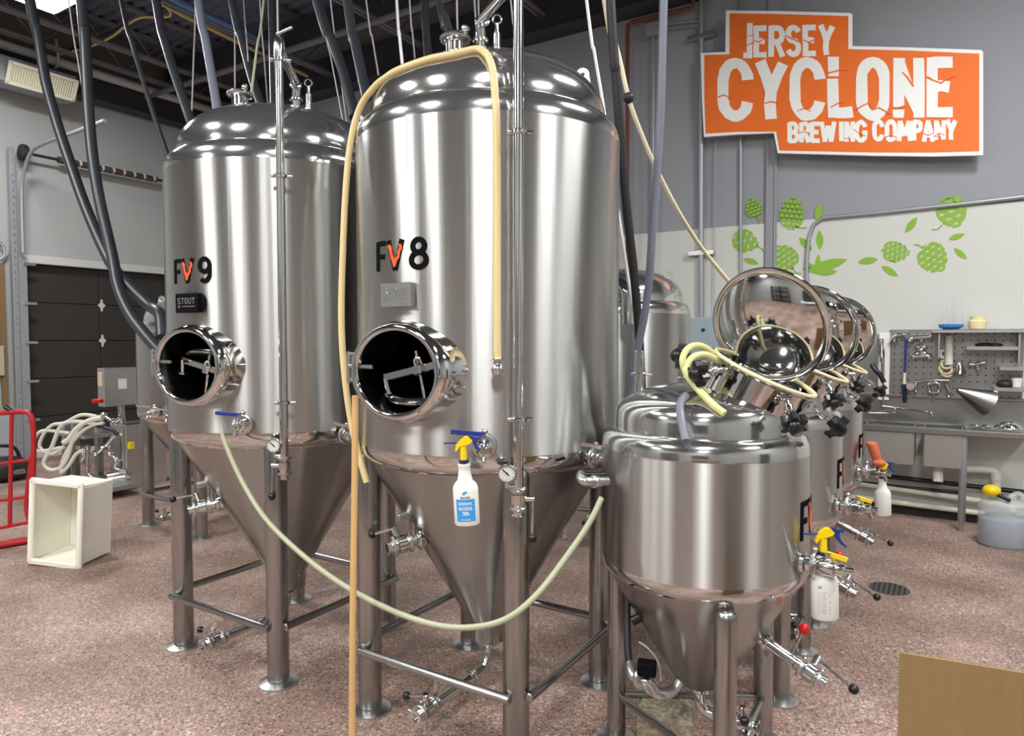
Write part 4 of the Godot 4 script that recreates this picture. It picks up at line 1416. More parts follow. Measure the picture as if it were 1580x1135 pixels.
	for q in [[-0.52, -0.17], [-0.1, 0.16]]:
		b = Mb.new()
		var w: float = q[1] - q[0]
		var c: float = (q[0] + q[1]) / 2
		b.bx(Vector3(c, 0.64, zf - 0.012), Vector3(w, 0.3, 0.012), 0.004)
		b.bx(Vector3(c, 0.64, -6.68), Vector3(w, 0.3, 0.012), 0.004)
		b.bx(Vector3(q[0], 0.64, -6.51), Vector3(0.012, 0.3, 0.34), 0.004)
		b.bx(Vector3(q[1], 0.64, -6.51), Vector3(0.012, 0.3, 0.34), 0.004)
		b.bx(Vector3(c, 0.496, -6.51), Vector3(w, 0.012, 0.34), 0.004)
		part("basin", b, M.box_front, sk)
	b = Mb.new()
	b.bx(Vector3((xl + xr) / 2, 0.9, -6.72), Vector3(xr - xl, 0.24, 0.02), 0.004)
	b.bx(Vector3((xl + xr) / 2, 1.02, -6.7), Vector3(xr - xl, 0.02, 0.06), 0.004)
	part("backsplash", b, M.sink, sk)
	for q in [[0.162, -6.36], [-1.3, -6.36]]:
		b = Mb.new()
		b.lathe(Transform3D(Basis(), Vector3(q[0], 0, q[1])), [Vector2(0, 0), Vector2(0.018, 0), Vector2(0.018, 0.07), Vector2(0.026, 0.08), Vector2(0.026, 0.76), Vector2(0, 0.76)], 16)
		part("leg", b, M.galv, sk)
	b = Mb.new()
	b.cyl(Vector3(0.0, 0.5, -6.45), Vector3(0.0, 0.43, -6.45), 0.03, -1.0, 16)
	b.cyl(Vector3(0.0, 0.44, -6.45), Vector3(0.0, 0.36, -6.43), 0.036, -1.0, 16, 0.004)
	part("drain", b, M.pvc, sk)
	# taps
	b = Mb.new()
	b.tube([on_z(1340, 635, -6.5), on_z(1372, 633, -6.5)], 0.012, 10)
	b.tube([on_z(1340, 625, -6.5), on_z(1341, 637, -6.5), on_z(1381, 637, -6.5), on_z(1382, 626, -6.5)], 0.01, 8)
	b.tube(smooth([on_z(1362, 626, -6.6), on_z(1400, 631, -6.5), on_z(1424, 634, -6.45), on_z(1436, 636, -6.42), on_z(1438, 641, -6.42)], 4), 0.009, 10)
	b.cyl(on_z(1362, 628, -6.66), on_z(1362, 620, -6.66), 0.016, -1.0, 12)
	var tap := single("sink_tap", b, M.fit, "long chrome swing tap over the sink basins", "tap")
	b = Mb.new()
	b.tube([on_z(1363, 628, -6.6), on_z(1362, 560, -6.6), on_z(1359, 525, -6.6)], 0.008, 10)
	var coil := []
	for i in 90:
		var t := i / 89.0
		var p := on_z(1358.5 + t * 3.0, 522 + 36 * t, -6.6)
		coil.append(p + Vector3(cos(i * 1.6), 0, sin(i * 1.6)) * 0.02)
	b.tube(coil, 0.005, 6)
	b.cyl(on_z(1362, 558, -6.6), on_z(1362, 580, -6.6), 0.014, -1.0, 12)
	var pr := single("pre_rinse_spray", b, M.fit, "coiled spring spray arm standing at the sink", "spray arm")
	b = Mb.new()
	b.tube(smooth([on_z(1345, 562, -6.5), on_z(1352, 572, -6.48), on_z(1358, 578, -6.48), on_z(1364, 590, -6.48)], 4), 0.02, 10)
	part("spray_handle", b, M.black, pr)
	b = Mb.new()
	b.bx(on_z(1364, 565, -6.7), Vector3(0.085, 0.58, 0.04), 0.006)
	single("white_post", b, M.white, "white upright board behind the coiled spray arm", "board")
	# pegboard
	var pg := thing("pegboard", "perforated stainless tool board above the sink", "pegboard", Vector3(0, 0, 0))
	b = Mb.new()
	b.bx(Vector3(0.085, 1.29, -6.725), Vector3(0.93, 0.58, 0.014), 0.003)
	part("board", b, M.sink, pg)
	b = Mb.new()
	b.bx(Vector3(-0.56, 1.27, -6.725), Vector3(0.24, 0.54, 0.014), 0.003)
	part("side_board", b, M.sink, pg)
	b = Mb.new()
	for i in 17:
		for j in 10:
			b.cyl(Vector3(-0.34 + i * 0.054, 1.04 + j * 0.056, -6.7175), Vector3(-0.34 + i * 0.054, 1.04 + j * 0.056, -6.7165), 0.006, -1.0, 8)
	part("peg_hole", b, M.hole, pg).set_meta("kind", "stuff")
	# shelf unit on the right
	var su := thing("wall_shelf", "stainless open shelf frame on the right of the tool board", "shelf", Vector3.ZERO)
	b = Mb.new()
	b.bx(on_z(1511, 511, -6.6) + Vector3(0, 0, 0), Vector3(0.64, 0.025, 0.22), 0.003)
	part("top", b, M.box_front, su)
	for q in [[1449, 514, 552], [1571, 514, 560]]:
		b = Mb.new()
		var a := on_z(q[0], q[1], -6.62)
		var c := on_z(q[0], q[2], -6.62)
		b.bx((a + c) * 0.5, Vector3(0.016, a.y - c.y, 0.2), 0.003)
		part("side", b, M.box_front, su)
	for q in [[1530, 537, 0.34], [1561, 568, 0.17], [1556, 600, 0.2]]:
		b = Mb.new()
		b.bx(on_z(q[0], q[1], -6.62), Vector3(q[2], 0.03, 0.2), 0.003)
		part("ledge", b, M.box_front, su)
	var zt := -6.6
	b = Mb.new()
	b.lathe(Transform3D(Basis(), on_z(1467, 508, zt)), [Vector2(0, 0), Vector2(0.05, 0), Vector2(0.085, 0.02), Vector2(0.088, 0.04), Vector2(0.08, 0.042), Vector2(0.045, 0.008), Vector2(0, 0.006)], 32)
	single("blue_bowl", b, mat(rgb(66, 132, 206), 0.4), "blue plastic bowl on top of the wall shelf", "bowl")
	b = Mb.new()
	b.lathe(Transform3D(Basis(), on_z(1508, 507, zt)), [Vector2(0, 0), Vector2(0.055, 0), Vector2(0.062, 0.02), Vector2(0.062, 0.06), Vector2(0.05, 0.07), Vector2(0.052, 0.1), Vector2(0, 0.1)], 28)
	single("cream_tub", b, M.gasket, "cream lidded tub on top of the wall shelf", "tub")
	var hy := 0
	for q in [[1455, 465, 1457], [1463, 452, 1467], [1478, 448, 1478], [1485, 452, 1489], [1500, 462, 1500]]:
		b = Mb.new()
		var a := on_z(q[2], 505, zt - 0.03)
		b.cyl(a, on_z(q[0], q[1], zt - 0.03), 0.004, 0.0025, 8)
		b.cyl(a, a + (on_z(q[0], q[1], zt - 0.03) - a) * 0.4, 0.0065, -1.0, 8, 0.002)
		single("hydrometer", b, M.glass, ["leftmost slim glass hydrometer behind the blue bowl", "tall glass hydrometer over the left of the blue bowl", "tallest glass hydrometer at the centre behind the bowl", "glass hydrometer leaning right behind the bowl", "short glass hydrometer next to the cream tub"][hy], "hydrometer", "hydrometers on the shelf")
		hy += 1
	b = Mb.new()
	b.ball(on_z(1522, 532, -6.62), 0.03, 12, Vector3(2.6, 0.6, 1.2))
	b.ball(on_z(1535, 532, -6.6), 0.025, 12, Vector3(2.2, 0.6, 1.2))
	single("black_gloves", b, M.black, "crumpled black rubber gloves on the upper ledge", "gloves")
	b = Mb.new()
	b.ball(on_z(1551, 592, -6.6), 0.035, 12, Vector3(1.7, 0.9, 1.3))
	single("black_cloth", b, M.rubber_dark, "bunched dark cloth on the lowest ledge", "cloth")
	b = Mb.new()
	b.lathe(Transform3D(Basis(), on_z(1569, 597, -6.58)), [Vector2(0, 0), Vector2(0.028, 0), Vector2(0.036, 0.07), Vector2(0.033, 0.07), Vector2(0.026, 0.004), Vector2(0, 0.004)], 24)
	single("white_cup", b, M.white, "white cup at the end of the lowest ledge", "cup")
	b = Mb.new()
	b.cyl(on_z(1464, 517, -6.66), on_z(1464, 563, -6.66), 0.03, -1.0, 20, 0.004)
	single("white_tube", b, M.pvc, "white plastic tube standing on the tool board", "tube")
	b = Mb.new()
	b.torus(Mb.along(on_z(1457, 546, -6.68), Vector3.BACK), 0.03, 0.014, 24, 8)
	single("tape_roll", b, M.white, "small white roll hanging on the tool board", "tape")
	var tr := 0
	for q in [[1460, 562, 0.036], [1459, 569, 0.044], [1461, 574, 0.04]]:
		b = Mb.new()
		b.torus(Mb.along(on_z(q[0], q[1], -6.66), Vector3(0.2, 0.5, 1)), q[2], 0.009, 28, 8)
		single("gasket_ring", b, M.tape, ["smallest beige gasket ring, top of the three on the board", "widest beige gasket ring, middle of the three on the board", "beige gasket ring lowest of the three on the board"][tr], "gasket", "beige gasket rings")
		tr += 1
	var fit := [["elbow_fitting", "chrome elbow fitting at the top left of the tool board", [[1379, 526], [1380, 519], [1386, 516], [1396, 516]]], ["tee_fitting", "chrome tee fitting hanging beside the elbow", [[1404, 526], [1408, 521], [1412, 520], [1437, 519]]], ["manifold_fitting", "chrome manifold fitting under the cross fitting", [[1408, 551], [1413, 549], [1430, 549], [1435, 552]]], ["spray_gun", "chrome spray gun hung on the right of the board", [[1495, 562], [1503, 562], [1512, 560], [1521, 559]]], ["hook_pipe", "chrome pipe with a long bend hanging over the sink", [[1413, 603], [1414, 590], [1420, 587], [1440, 586], [1465, 587]]], ["clamp_bracket", "chrome square bracket hanging over the sink", [[1434, 604], [1433, 592], [1448, 592], [1448, 604], [1433, 605]]], ["hook_clamp", "chrome hook hanging right of the square bracket", [[1459, 592], [1462, 599], [1466, 608], [1464, 612]]]]
	for f in fit:
		b = Mb.new()
		var q := []
		for p in f[2]:
			q.append(on_z(p[0], p[1], -6.66))
		var rr := 0.022 if f[0] in ["elbow_fitting", "tee_fitting", "manifold_fitting"] else 0.012
		b.tube(smooth(q, 4), rr, 12)
		for e in [0, q.size() - 1]:
			b.torus(Mb.along(q[e], q[1] - q[0] if e == 0 else q[e] - q[e - 1]), rr * 1.15, rr * 0.4, 20, 6)
		b.cyl(q[1], q[1] + Vector3(0, 0, -0.06), 0.005, -1.0, 6)
		if f[0] == "tee_fitting":
			b.cyl(on_z(1422, 519, -6.66), on_z(1422, 528, -6.66), 0.02, -1.0, 12, 0.003)
		if f[0] == "spray_gun":
			b.cyl(on_z(1507, 561, -6.66), on_z(1510, 573, -6.66), 0.014, -1.0, 12, 0.003)
		if f[0] == "clamp_bracket":
			b.cyl(on_z(1441, 604, -6.66), on_z(1441, 620, -6.66), 0.01, -1.0, 12, 0.003)
		single(f[0], b, M.fit, f[1], "fitting")
	b = Mb.new()
	var cc := on_z(1421, 540, -6.67)
	for i in 4:
		var t := PI / 4 + i * PI / 2
		b.cyl(cc, cc + Vector3(cos(t), sin(t), 0) * 0.055, 0.018, 0.022, 14, 0.003)
	b.ball(cc + Vector3(0, 0, 0.01), 0.03, 14)
	b.cyl(cc, cc - Vector3(0, 0, 0.05), 0.006, -1.0, 6)
	single("cross_fitting", b, M.fit, "chrome cross shaped fitting in the middle of the board", "fitting")
	b = Mb.new()
	var nc := on_z(1480, 572, -6.66)
	b.lathe(Transform3D(Basis(), nc), [Vector2(0.055, -0.02), Vector2(0.02, 0.05), Vector2(0.018, 0.07), Vector2(0, 0.07)], 24)
	b.cyl(nc + Vector3(0, 0.06, 0), nc + Vector3(0, 0.06, -0.06), 0.005, -1.0, 6)
	single("small_funnel", b, M.fit, "small chrome funnel hung mouth down on the board", "funnel")
	b = Mb.new()
	b.cyl(on_z(1403, 594, -6.68), on_z(1405, 596, -6.6), 0.034, -1.0, 24, 0.004)
	single("ring_clamp", b, M.fit, "round chrome clamp beside the blue brush", "clamp")
	var br := thing("bottle_brush", "long blue handled brush hanging on the tool board", "brush", Vector3.ZERO)
	b = Mb.new()
	b.cyl(on_z(1398, 522, -6.66), on_z(1396, 575, -6.66), 0.009, -1.0, 10, 0.002)
	part("handle", b, M.blue, br)
	b = Mb.new()
	b.cyl(on_z(1396, 575, -6.66), on_z(1395, 594, -6.66), 0.011, -1.0, 10, 0.002)
	part("collar", b, M.pvc, br)
	b = Mb.new()
	b.cyl(on_z(1395, 592, -6.66), on_z(1396, 621, -6.66), 0.018, 0.014, 12, 0.004)
	part("bristle_head", b, M.navy, br)
	b = Mb.new()
	var f0 := on_z(1479, 602, -6.47)
	var f1 := f0 + Vector3(0.186, -0.085, -0.075)
	b.lathe(Mb.along(f0, f1 - f0), [Vector2(0.014, -0.01), Vector2(0.02, 0.0), Vector2(0.11, 0.23), Vector2(0.112, 0.235), Vector2(0.106, 0.232), Vector2(0.014, 0.0)], 40)
	single("big_funnel", b, M.sink, "big stainless funnel lying on its side at the sink", "funnel")
	b = Mb.new()
	b.lathe(Transform3D(Basis(), on_z(1560, 661, -6.45)), [Vector2(0.07, 0), Vector2(0.065, 0.02), Vector2(0.04, 0.045), Vector2(0, 0.055)], 28)
	single("steel_bowl", b, M.fit, "steel bowl upside down at the right end of the bench", "bowl")
	var sc := 0
	for q in [[1497, 658], [1515, 659], [1535, 659], [1545, 655]]:
		b = Mb.new()
		var p := on_z(q[0], q[1], -6.42)
		b.cyl(p, p + Vector3(0.03, 0.012, 0.01), 0.018, -1.0, 14, 0.003)
		b.ball(p + Vector3(0.04, 0.01, 0.02), 0.013, 10)
		single("loose_clamp", b, M.fit, ["leftmost loose chrome clamp on the bench", "loose chrome clamp second from the left on the bench", "loose chrome clamp beside the upturned bowl", "loose chrome clamp leaning on the upturned bowl"][sc], "clamp", "loose clamps on the bench")
		sc += 1
	# drains under the sink
	var pd := 0
	for q in [[1320, 729, 1580, 759, 0.02, "black"], [1330, 744, 1480, 760, 0.014, "black"], [1370, 752, 1580, 782, 0.022, "pvc"], [1330, 768, 1520, 792, 0.022, "pvc"]]:
		b = Mb.new()
		b.tube([on_z(q[0] - 60, q[1] - (q[3] - q[1]) * 60.0 / (q[2] - q[0]), -6.66), on_z(q[2], q[3], -6.66)], q[4], 12)
		single("waste_pipe", b, M[q[5]], ["upper black pipe on the wall below the basins", "lower black pipe running right behind the jug", "upper white waste pipe on the wall below the basins", "lowest white waste pipe just above the skirting"][pd], "pipe")
		pd += 1
	b = Mb.new()
	b.tube(smooth([on_z(1480, 723, -6.64), on_z(1520, 724, -6.64), on_z(1535, 728, -6.64), on_z(1537, 740, -6.62), on_z(1537, 762, -6.62)], 5), 0.032, 14)
	b.cyl(on_z(1537, 728, -6.62), on_z(1537, 742, -6.62), 0.038, -1.0, 14, 0.004)
	single("white_elbow_pipe", b, M.pvc, "white elbow pipe turning down above the jug", "pipe")
	b = Mb.new()
	b.cyl(on_z(1562, 762, -6.6), on_z(1562, 790, -6.6), 0.03, -1.0, 14, 0.01)
	single("white_stub_pipe", b, M.pvc, "short white pipe stub behind the jug", "pipe")
	# jug
	var jg := thing("jug", "translucent plastic jug of bluish cleaning fluid on the floor", "jug", Vector3(0.41, 0, -6.07))
	b = Mb.new()
	var jx := Transform3D(Basis.from_scale(Vector3(1, 1, 0.75)), Vector3.ZERO)
	b.lathe(jx, [Vector2(0, 0.004), Vector2(0.13, 0.004), Vector2(0.15, 0.025), Vector2(0.152, 0.2), Vector2(0.146, 0.205), Vector2(0, 0.205)], 40)
	part("fluid", b, M.fluid, jg)
	b = Mb.new()
	b.lathe(jx, [Vector2(0, 0), Vector2(0.135, 0), Vector2(0.156, 0.022), Vector2(0.157, 0.27), Vector2(0.154, 0.3), Vector2(0.14, 0.325), Vector2(0.1, 0.34), Vector2(0.05, 0.345), Vector2(0.045, 0.365), Vector2(0, 0.365)], 40)
	part("shell", b, M.plastic, jg)
	b = Mb.new()
	b.tube(smooth([Vector3(0.03, 0.34, 0), Vector3(0.06, 0.385, 0), Vector3(0.1, 0.385, 0), Vector3(0.135, 0.32, 0)], 5), 0.018, 10)
	part("handle", b, M.plastic, jg)
	var sbn := thing("scrub_brush", "round yellow scrub brush lying on top of the jug", "brush", Vector3(0.33, 0.375, -6.02))
	b = Mb.new()
	b.ball(Vector3(0, 0.03, 0), 0.055, 20, Vector3(1.05, 0.8, 1))
	part("bristle_head", b, M.yellow, sbn)
	b = Mb.new()
	b.cyl(Vector3(0.03, 0.01, 0.02), Vector3(0.11, -0.02, 0.05), 0.014, -1.0, 10, 0.003)
	part("handle", b, M.black, sbn)
	b = Mb.new()
	b.cyl(Vector3(-0.234, -0.005, -4.658), Vector3(-0.234, 0.003, -4.658), 0.11, -1.0, 32)
	var fd := single("floor_drain", b, M.grate, "round metal drain grate in the floor in front of the sink", "drain")
	for i in 7:
		b = Mb.new()
		var w := sqrt(0.1 * 0.1 - pow((i - 3) * 0.027, 2))
		b.bx(Vector3(-0.234 + (i - 3) * 0.027, 0.0035, -4.658), Vector3(0.009, 0.003, 2 * w), 0.0)
		part("slot", b, M.hole, fd)

# ---------------------------------------------------------------- loose things
func spray_bottle(label: String, pos: Vector3, turn: float, tilt: float, printed: int) -> void:
	var o := thing("spray_bottle", label, "spray bottle", pos, "white spray bottles hung on tank valves")
	o.rotation = Vector3(0, turn, tilt)
	o.scale = Vector3.ONE * 0.87
	# origin at the collar, x to the front of the trigger head
	var b := Mb.new()
	var sx := Transform3D(Basis.from_scale(Vector3(1, 1, 0.72)), Vector3.ZERO)
	b.lathe(sx, [Vector2(0, -0.228), Vector2(0.042, -0.228), Vector2(0.047, -0.222), Vector2(0.047, -0.1), Vector2(0.046, -0.088), Vector2(0.04, -0.075), Vector2(0.028, -0.062), Vector2(0.022, -0.03), Vector2(0.0215, -0.016), Vector2(0.024, -0.013), Vector2(0.024, -0.004), Vector2(0.018, 0.0), Vector2(0, 0)], 40)
	part("bottle", b, M.white, o)
	b = Mb.new()
	b.lathe(Transform3D(), [Vector2(0, 0), Vector2(0.018, 0), Vector2(0.0185, 0.012), Vector2(0, 0.014)], 24)
	part("collar", b, M.navy, o)
	var P := func(z: float) -> Transform3D: return Transform3D(Basis(), Vector3(0, 0, z))
	b = Mb.new()
	b.lathe(Transform3D(Basis(), Vector3(0, 0.012, 0)), [Vector2(0, 0), Vector2(0.013, 0), Vector2(0.012, 0.05), Vector2(0, 0.05)], 20)
	b.prism(P.call(0.011), PackedVector2Array([Vector2(-0.026, 0.044), Vector2(-0.012, 0.062), Vector2(0.012, 0.066), Vector2(0.03, 0.074), Vector2(0.036, 0.082), Vector2(0.022, 0.098), Vector2(0.006, 0.098), Vector2(-0.01, 0.086), Vector2(-0.024, 0.072), Vector2(-0.03, 0.05)]), 0.022)
	part("spray_head", b, M.yellow, o)
	b = Mb.new()
	b.prism(P.call(0.008), PackedVector2Array([Vector2(0.02, 0.1), Vector2(0.034, 0.1), Vector2(0.05, 0.092), Vector2(0.068, 0.093), Vector2(0.068, 0.086), Vector2(0.053, 0.083), Vector2(0.052, 0.07), Vector2(0.058, 0.055), Vector2(0.076, 0.034), Vector2(0.071, 0.029), Vector2(0.048, 0.05), Vector2(0.038, 0.07), Vector2(0.036, 0.088)]), 0.016)
	b.cyl(Vector3(-0.014, 0.076, 0), Vector3(-0.07, 0.076, 0), 0.0035, -1.0, 10)
	part("trigger", b, M.blue, o)
	if printed == 0:
		return
	var mp := func(x: float, y: float, z: float) -> Vector3:
		var t := x / 0.047
		var n := Vector3(sin(t), 0, cos(t) / 0.72).normalized()
		return Vector3(sin(t) * 0.047, y, cos(t) * 0.047 * 0.72) + n * (0.0004 + z)
	b = Mb.new()
	if printed == 1:
		for i in 15:
			var x0 := -0.037 + i * 0.005
			b.flat([mp.call(x0, -0.21, 0.0), mp.call(x0 + 0.005, -0.21, 0.0), mp.call(x0 + 0.005, -0.128, 0.0), mp.call(x0, -0.128, 0.0)], mp.call(x0, 0, 1.0) - mp.call(x0, 0, 0.0))
		var lb := part("label", b, M.label_blue, o, false, "pale blue label")
		var row := 0
		for q in [["ISOPROPYL", 0.0105, -0.145], ["ALCOHOL", 0.0125, -0.162], ["70%", 0.0145, -0.181], ["32 FL OZ (946ML)", 0.0045, -0.203]]:
			part("label_text", text_mesh(q[0], q[1], func(x: float, y: float, z: float) -> Vector3: return mp.call(x * 0.68, y + q[2], 0.0004 + z)), M.white, lb)
		part("brand_text", text_mesh("HULA ONE", 0.0065, func(x: float, y: float, z: float) -> Vector3: return mp.call(x * 0.8, y - 0.122, z)), M.ink, o)
		b = Mb.new()
		for i in 3:
			b.stroke([Vector2(-0.008 + i * 0.003, -0.111), Vector2(-0.004 + i * 0.004, -0.103), Vector2(0.008, -0.099 - i * 0.003)], 0.003, false, 0.0004, mp)
		part("emblem", b, M.label_blue, o)
	else:
		for i in 11:
			b.stroke([Vector2(-0.03, -0.125 - i * 0.0075), Vector2(-0.01, -0.125 - i * 0.0075), Vector2(0.012 if i % 3 else 0.0, -0.125 - i * 0.0075)], 0.0018, false, 0.0003, mp)
		b.stroke([Vector2(-0.03, -0.107), Vector2(-0.016, -0.107)], 0.009, false, 0.0003, mp)
		part("small_print", b, M.cable, o)

func build_loose() -> void:
	var b := Mb.new()
	# bottles
	spray_bottle("white spray bottle with blue alcohol label hung on the front of FV8", at(716, 714, 2.2), deg_to_rad(30), deg_to_rad(3), 1)
	spray_bottle("white spray bottle with grey small print hung on the nearest small fermenter", on_z(1271, 856, -2.3), deg_to_rad(22), deg_to_rad(2), 2)
	spray_bottle("plain white spray bottle under an orange cloth on the farthest small fermenter", on_z(1361, 737, -4.08), deg_to_rad(30), deg_to_rad(3), 0)
	b = Mb.new()
	b.cyl(on_z(1345, 684, -4.08), on_z(1356, 716, -4.06), 0.027, 0.022, 16, 0.008)
	b.ball(on_z(1356, 714, -4.06), 0.031, 14, Vector3(1.1, 0.7, 1.1))
	b.ball(on_z(1345, 685, -4.08), 0.029, 14, Vector3(1.0, 0.5, 1.0))
	single("orange_cloth", b, M.rag, "orange cloth wrapped over a valve on the farthest small fermenter", "cloth")
	# hoses on FV8 and FV9
	var q := []
	for p in [[768, 556, 2.27], [767, 500, 2.27], [767, 300, 2.273], [766, 180, 2.262], [764, 150, 2.274], [763, 132, 2.305], [761, 112, 2.312], [757, 96, 2.32], [750, 83, 2.335], [735, 76, 2.372], [700, 84, 2.37], [660, 92, 2.4], [615, 108, 2.475], [595, 120, 2.57], [578, 134, 2.62], [556, 165, 2.68], [541, 220, 2.7], [533, 300, 2.7], [528, 420, 2.69], [527, 500, 2.68], [531, 570, 2.67], [540, 640, 2.66], [552, 695, 2.64], [566, 744, 2.62]]:
		q.append(at(p[0], p[1], p[2]))
	b = Mb.new()
	b.tube(smooth(q, 6), 0.0128, 14)
	var th := single("tan_hose", b, M.hose_tan, "long tan hose draped over the dome of FV8", "hose")
	b = Mb.new()
	b.torus(Mb.along(at(768, 553, 2.268), Vector3.UP), 0.013, 0.004, 20, 8)
	b.ball(at(768, 570, 2.272), 0.022, 16)
	b.cyl(at(768, 553, 2.268), at(768, 566, 2.272), 0.008, -1.0, 12)
	part("end_fitting", b, M.fit, th)
	q = []
	for p in [[548, 610, 2.22], [548, 640, 2.22], [547, 760, 2.2], [545, 900, 2.17], [544, 1000, 2.15], [543, 1150, 2.13], [541, 1260, 2.1]]:
		q.append(at(p[0], p[1], p[2]))
	b = Mb.new()
	b.tube(smooth(q, 6), 0.0105, 14)
	single("amber_hose", b, M.hose_amber, "straight amber hose hanging from the FV8 manway hinge to the floor", "hose")
	q = []
	for p in [[342, 664, 2.8], [350, 690, 2.78], [375, 745, 2.72], [410, 800, 2.62], [460, 850, 2.5], [520, 896, 2.36], [590, 935, 2.22], [660, 961, 2.12], [720, 968, 2.06], [780, 955, 2.03], [830, 915, 2.05], [880, 850, 2.12], [910, 805, 2.16], [928, 768, 2.2]]:
		q.append(at(p[0], p[1], p[2]))
	b = Mb.new()
	b.tube(smooth(q, 6), 0.0095, 14)
	single("sagging_hose", b, M.hose_green, "thin pale hose sagging from FV9 across the front of FV8", "hose")
	# coiled clear hose on the nearest small tank
	q = []
	for p in [[1110, 620, 2.21], [1085, 600, 2.19], [1062, 580, 2.18], [1053, 556, 2.18], [1062, 537, 2.20], [1080, 533, 2.23], [1100, 545, 2.25], [1112, 570, 2.27], [1114, 596, 2.29]]:
		q.append(at(p[0], p[1], p[2]))
	b = Mb.new()
	b.tube(smooth(q, 6), 0.0105, 14)
	single("clear_hose", b, M.hose_clear, "yellowish clear hose looped over the black knob, outer loop", "hose")
	q = []
	for p in [[1118, 638, 2.07], [1098, 622, 2.10], [1074, 596, 2.15], [1058, 572, 2.17], [1068, 552, 2.19], [1088, 547, 2.21], [1108, 556, 2.23]]:
		q.append(at(p[0], p[1], p[2]))
	b = Mb.new()
	b.tube(smooth(q, 6), 0.0115, 14)
	single("clear_hose", b, M.hose_clear, "pale clear hose with its cut end over the nearest dome", "hose")
	q = []
	for p in [[1058, 610, 2.11], [1050, 622, 2.07], [1050, 640, 2.01], [1058, 680, 1.95]]:
		q.append(at(p[0], p[1], p[2]))
	b = Mb.new()
	b.tube(smooth(q, 5), 0.012, 12)
	single("grey_hose", b, M.grey_pipe, "short grey hose lying over the nearest small tank's shoulder", "hose")
	# elbow between FV8 and the nearest small tank
	b = Mb.new()
	b.tube(smooth([at(936, 742, 2.27), at(915, 743, 2.23), at(902, 742, 2.22), at(896, 738, 2.24), at(897, 732, 2.3)], 5), 0.0165, 14)
	b.cyl(at(915, 743, 2.23), at(922, 743, 2.245), 0.021, -1.0, 16, 0.002)
	var ge := single("glycol_elbow", b, M.cast, "steel elbow on the left side of the nearest small fermenter", "pipe")
	b = Mb.new()
	b.tube([at(902, 733, 2.35), at(934, 733, 2.35)], 0.017, 12)
	part("insulation", b, M.black, ge)
	# solenoid valve under the nearest small tank
	var sv := thing("solenoid_valve", "black solenoid valve with steel elbows beside the nearest cone", "valve")
	b = Mb.new()
	b.tube(smooth([at(1046, 1052, 2.3), at(1038, 1064, 2.28), at(1025, 1070, 2.25), at(1012, 1068, 2.24), at(1000, 1052, 2.24), at(985, 1048, 2.25), at(975, 1038, 2.27), at(972, 1024, 2.3)], 5), 0.019, 14)
	b.torus(Mb.along(at(1004, 1056, 2.24), Vector3(0.7, 0.4, 0.3)), 0.022, 0.01, 20, 8)
	b.torus(Mb.along(at(990, 1046, 2.24), Vector3(0.7, 0.1, 0.3)), 0.024, 0.012, 20, 8)
	part("elbow", b, M.cast, sv)
	b = Mb.new()
	b.bx(at(998, 1030, 2.22), Vector3(0.06, 0.042, 0.05), 0.005, 0.3)
	part("coil", b, M.ink, sv)
	b = Mb.new()
	b.tube(smooth([at(1020, 1050, 2.22), at(1015, 1020, 2.22), at(1000, 1000, 2.22), at(986, 990, 2.24)], 4), 0.003, 8)
	part("wire", b, M.cable, sv)
	q = [at(972, 1024, 2.3), at(968, 990, 2.33), at(968, 900, 2.4), at(966, 800, 2.45)]
	b = Mb.new()
	b.tube(smooth(q, 5), 0.012, 12)
	single("black_line", b, M.rubber_dark, "black insulated line rising behind the nearest left leg", "hose")
	b = Mb.new()
	b.bx(on_y(1028, 1120, 0.08) + Vector3(0, 0, 0), Vector3(0.2, 0.16, 0.2), 0.012, 0.3)
	single("concrete_block", b, M.concrete, "rough concrete block on the floor under the nearest small fermenter", "block")
	b = Mb.new()
	var cap := at(976, 958, 2.36)
	b.cyl(cap, cap + Vector3(0.03, 0.02, -0.01), 0.017, -1.0, 14, 0.002)
	single("black_cap_plug", b, M.black, "black capped plug on the left of the nearest cone", "plug")
	# white tote
	var bo := thing("white_tote", "white plastic tote standing on end on the floor, open side forward", "tote", Vector3(-5.1, 0, -2.12))
	bo.rotation = Vector3(0, deg_to_rad(22.7), deg_to_rad(-3.8))
	bo.position.y = 0.024
	b = Mb.new()
	var w := 0.362
	var h := 0.54
	var d := 0.31
	b.box(Transform3D(Basis(Vector3.UP, 0.0), Vector3(w / 2, h / 2, -d)), Vector3(w - 0.05, h - 0.05, 0.008), 0.003)
	for s in [-1.0, 1.0]:
		b.box(Transform3D(Basis(Vector3.UP, s * 0.05), Vector3(w / 2 + s * (w / 2 - 0.012), h / 2, -d / 2)), Vector3(0.008, h - 0.03, d), 0.003)
		b.box(Transform3D(Basis(Vector3.RIGHT, -s * 0.05), Vector3(w / 2, h / 2 + s * (h / 2 - 0.012), -d / 2)), Vector3(w - 0.03, 0.008, d), 0.003)
	part("shell", b, M.bin, bo)
	b = Mb.new()
	for s in [-1.0, 1.0]:
		b.bx(Vector3(w / 2 + s * (w / 2), h / 2 + 0.005, -0.008), Vector3(0.04, h + 0.02, 0.03), 0.008)
		b.bx(Vector3(w / 2, h / 2 + 0.005 + s * h / 2, -0.008), Vector3(w + 0.026, 0.04, 0.03), 0.008)
	part("rim", b, M.bin, bo)
	# red hand truck
	var ht := thing("hand_truck", "red tubular steel hand truck at the left edge", "hand truck")
	var hp := func(a: Array) -> Array:
		var r := []
		for p in a:
			r.append(at(p[0], p[1], p[2] if p.size() > 2 else 4.98))
		return r
	b = Mb.new()
	b.tube(smooth(hp.call([[-40, 840], [-44, 810], [-42, 700], [-38, 650], [-28, 638], [0, 637], [36, 635], [47, 640], [51, 656], [52, 700], [49, 765]]), 5), 0.018, 12)
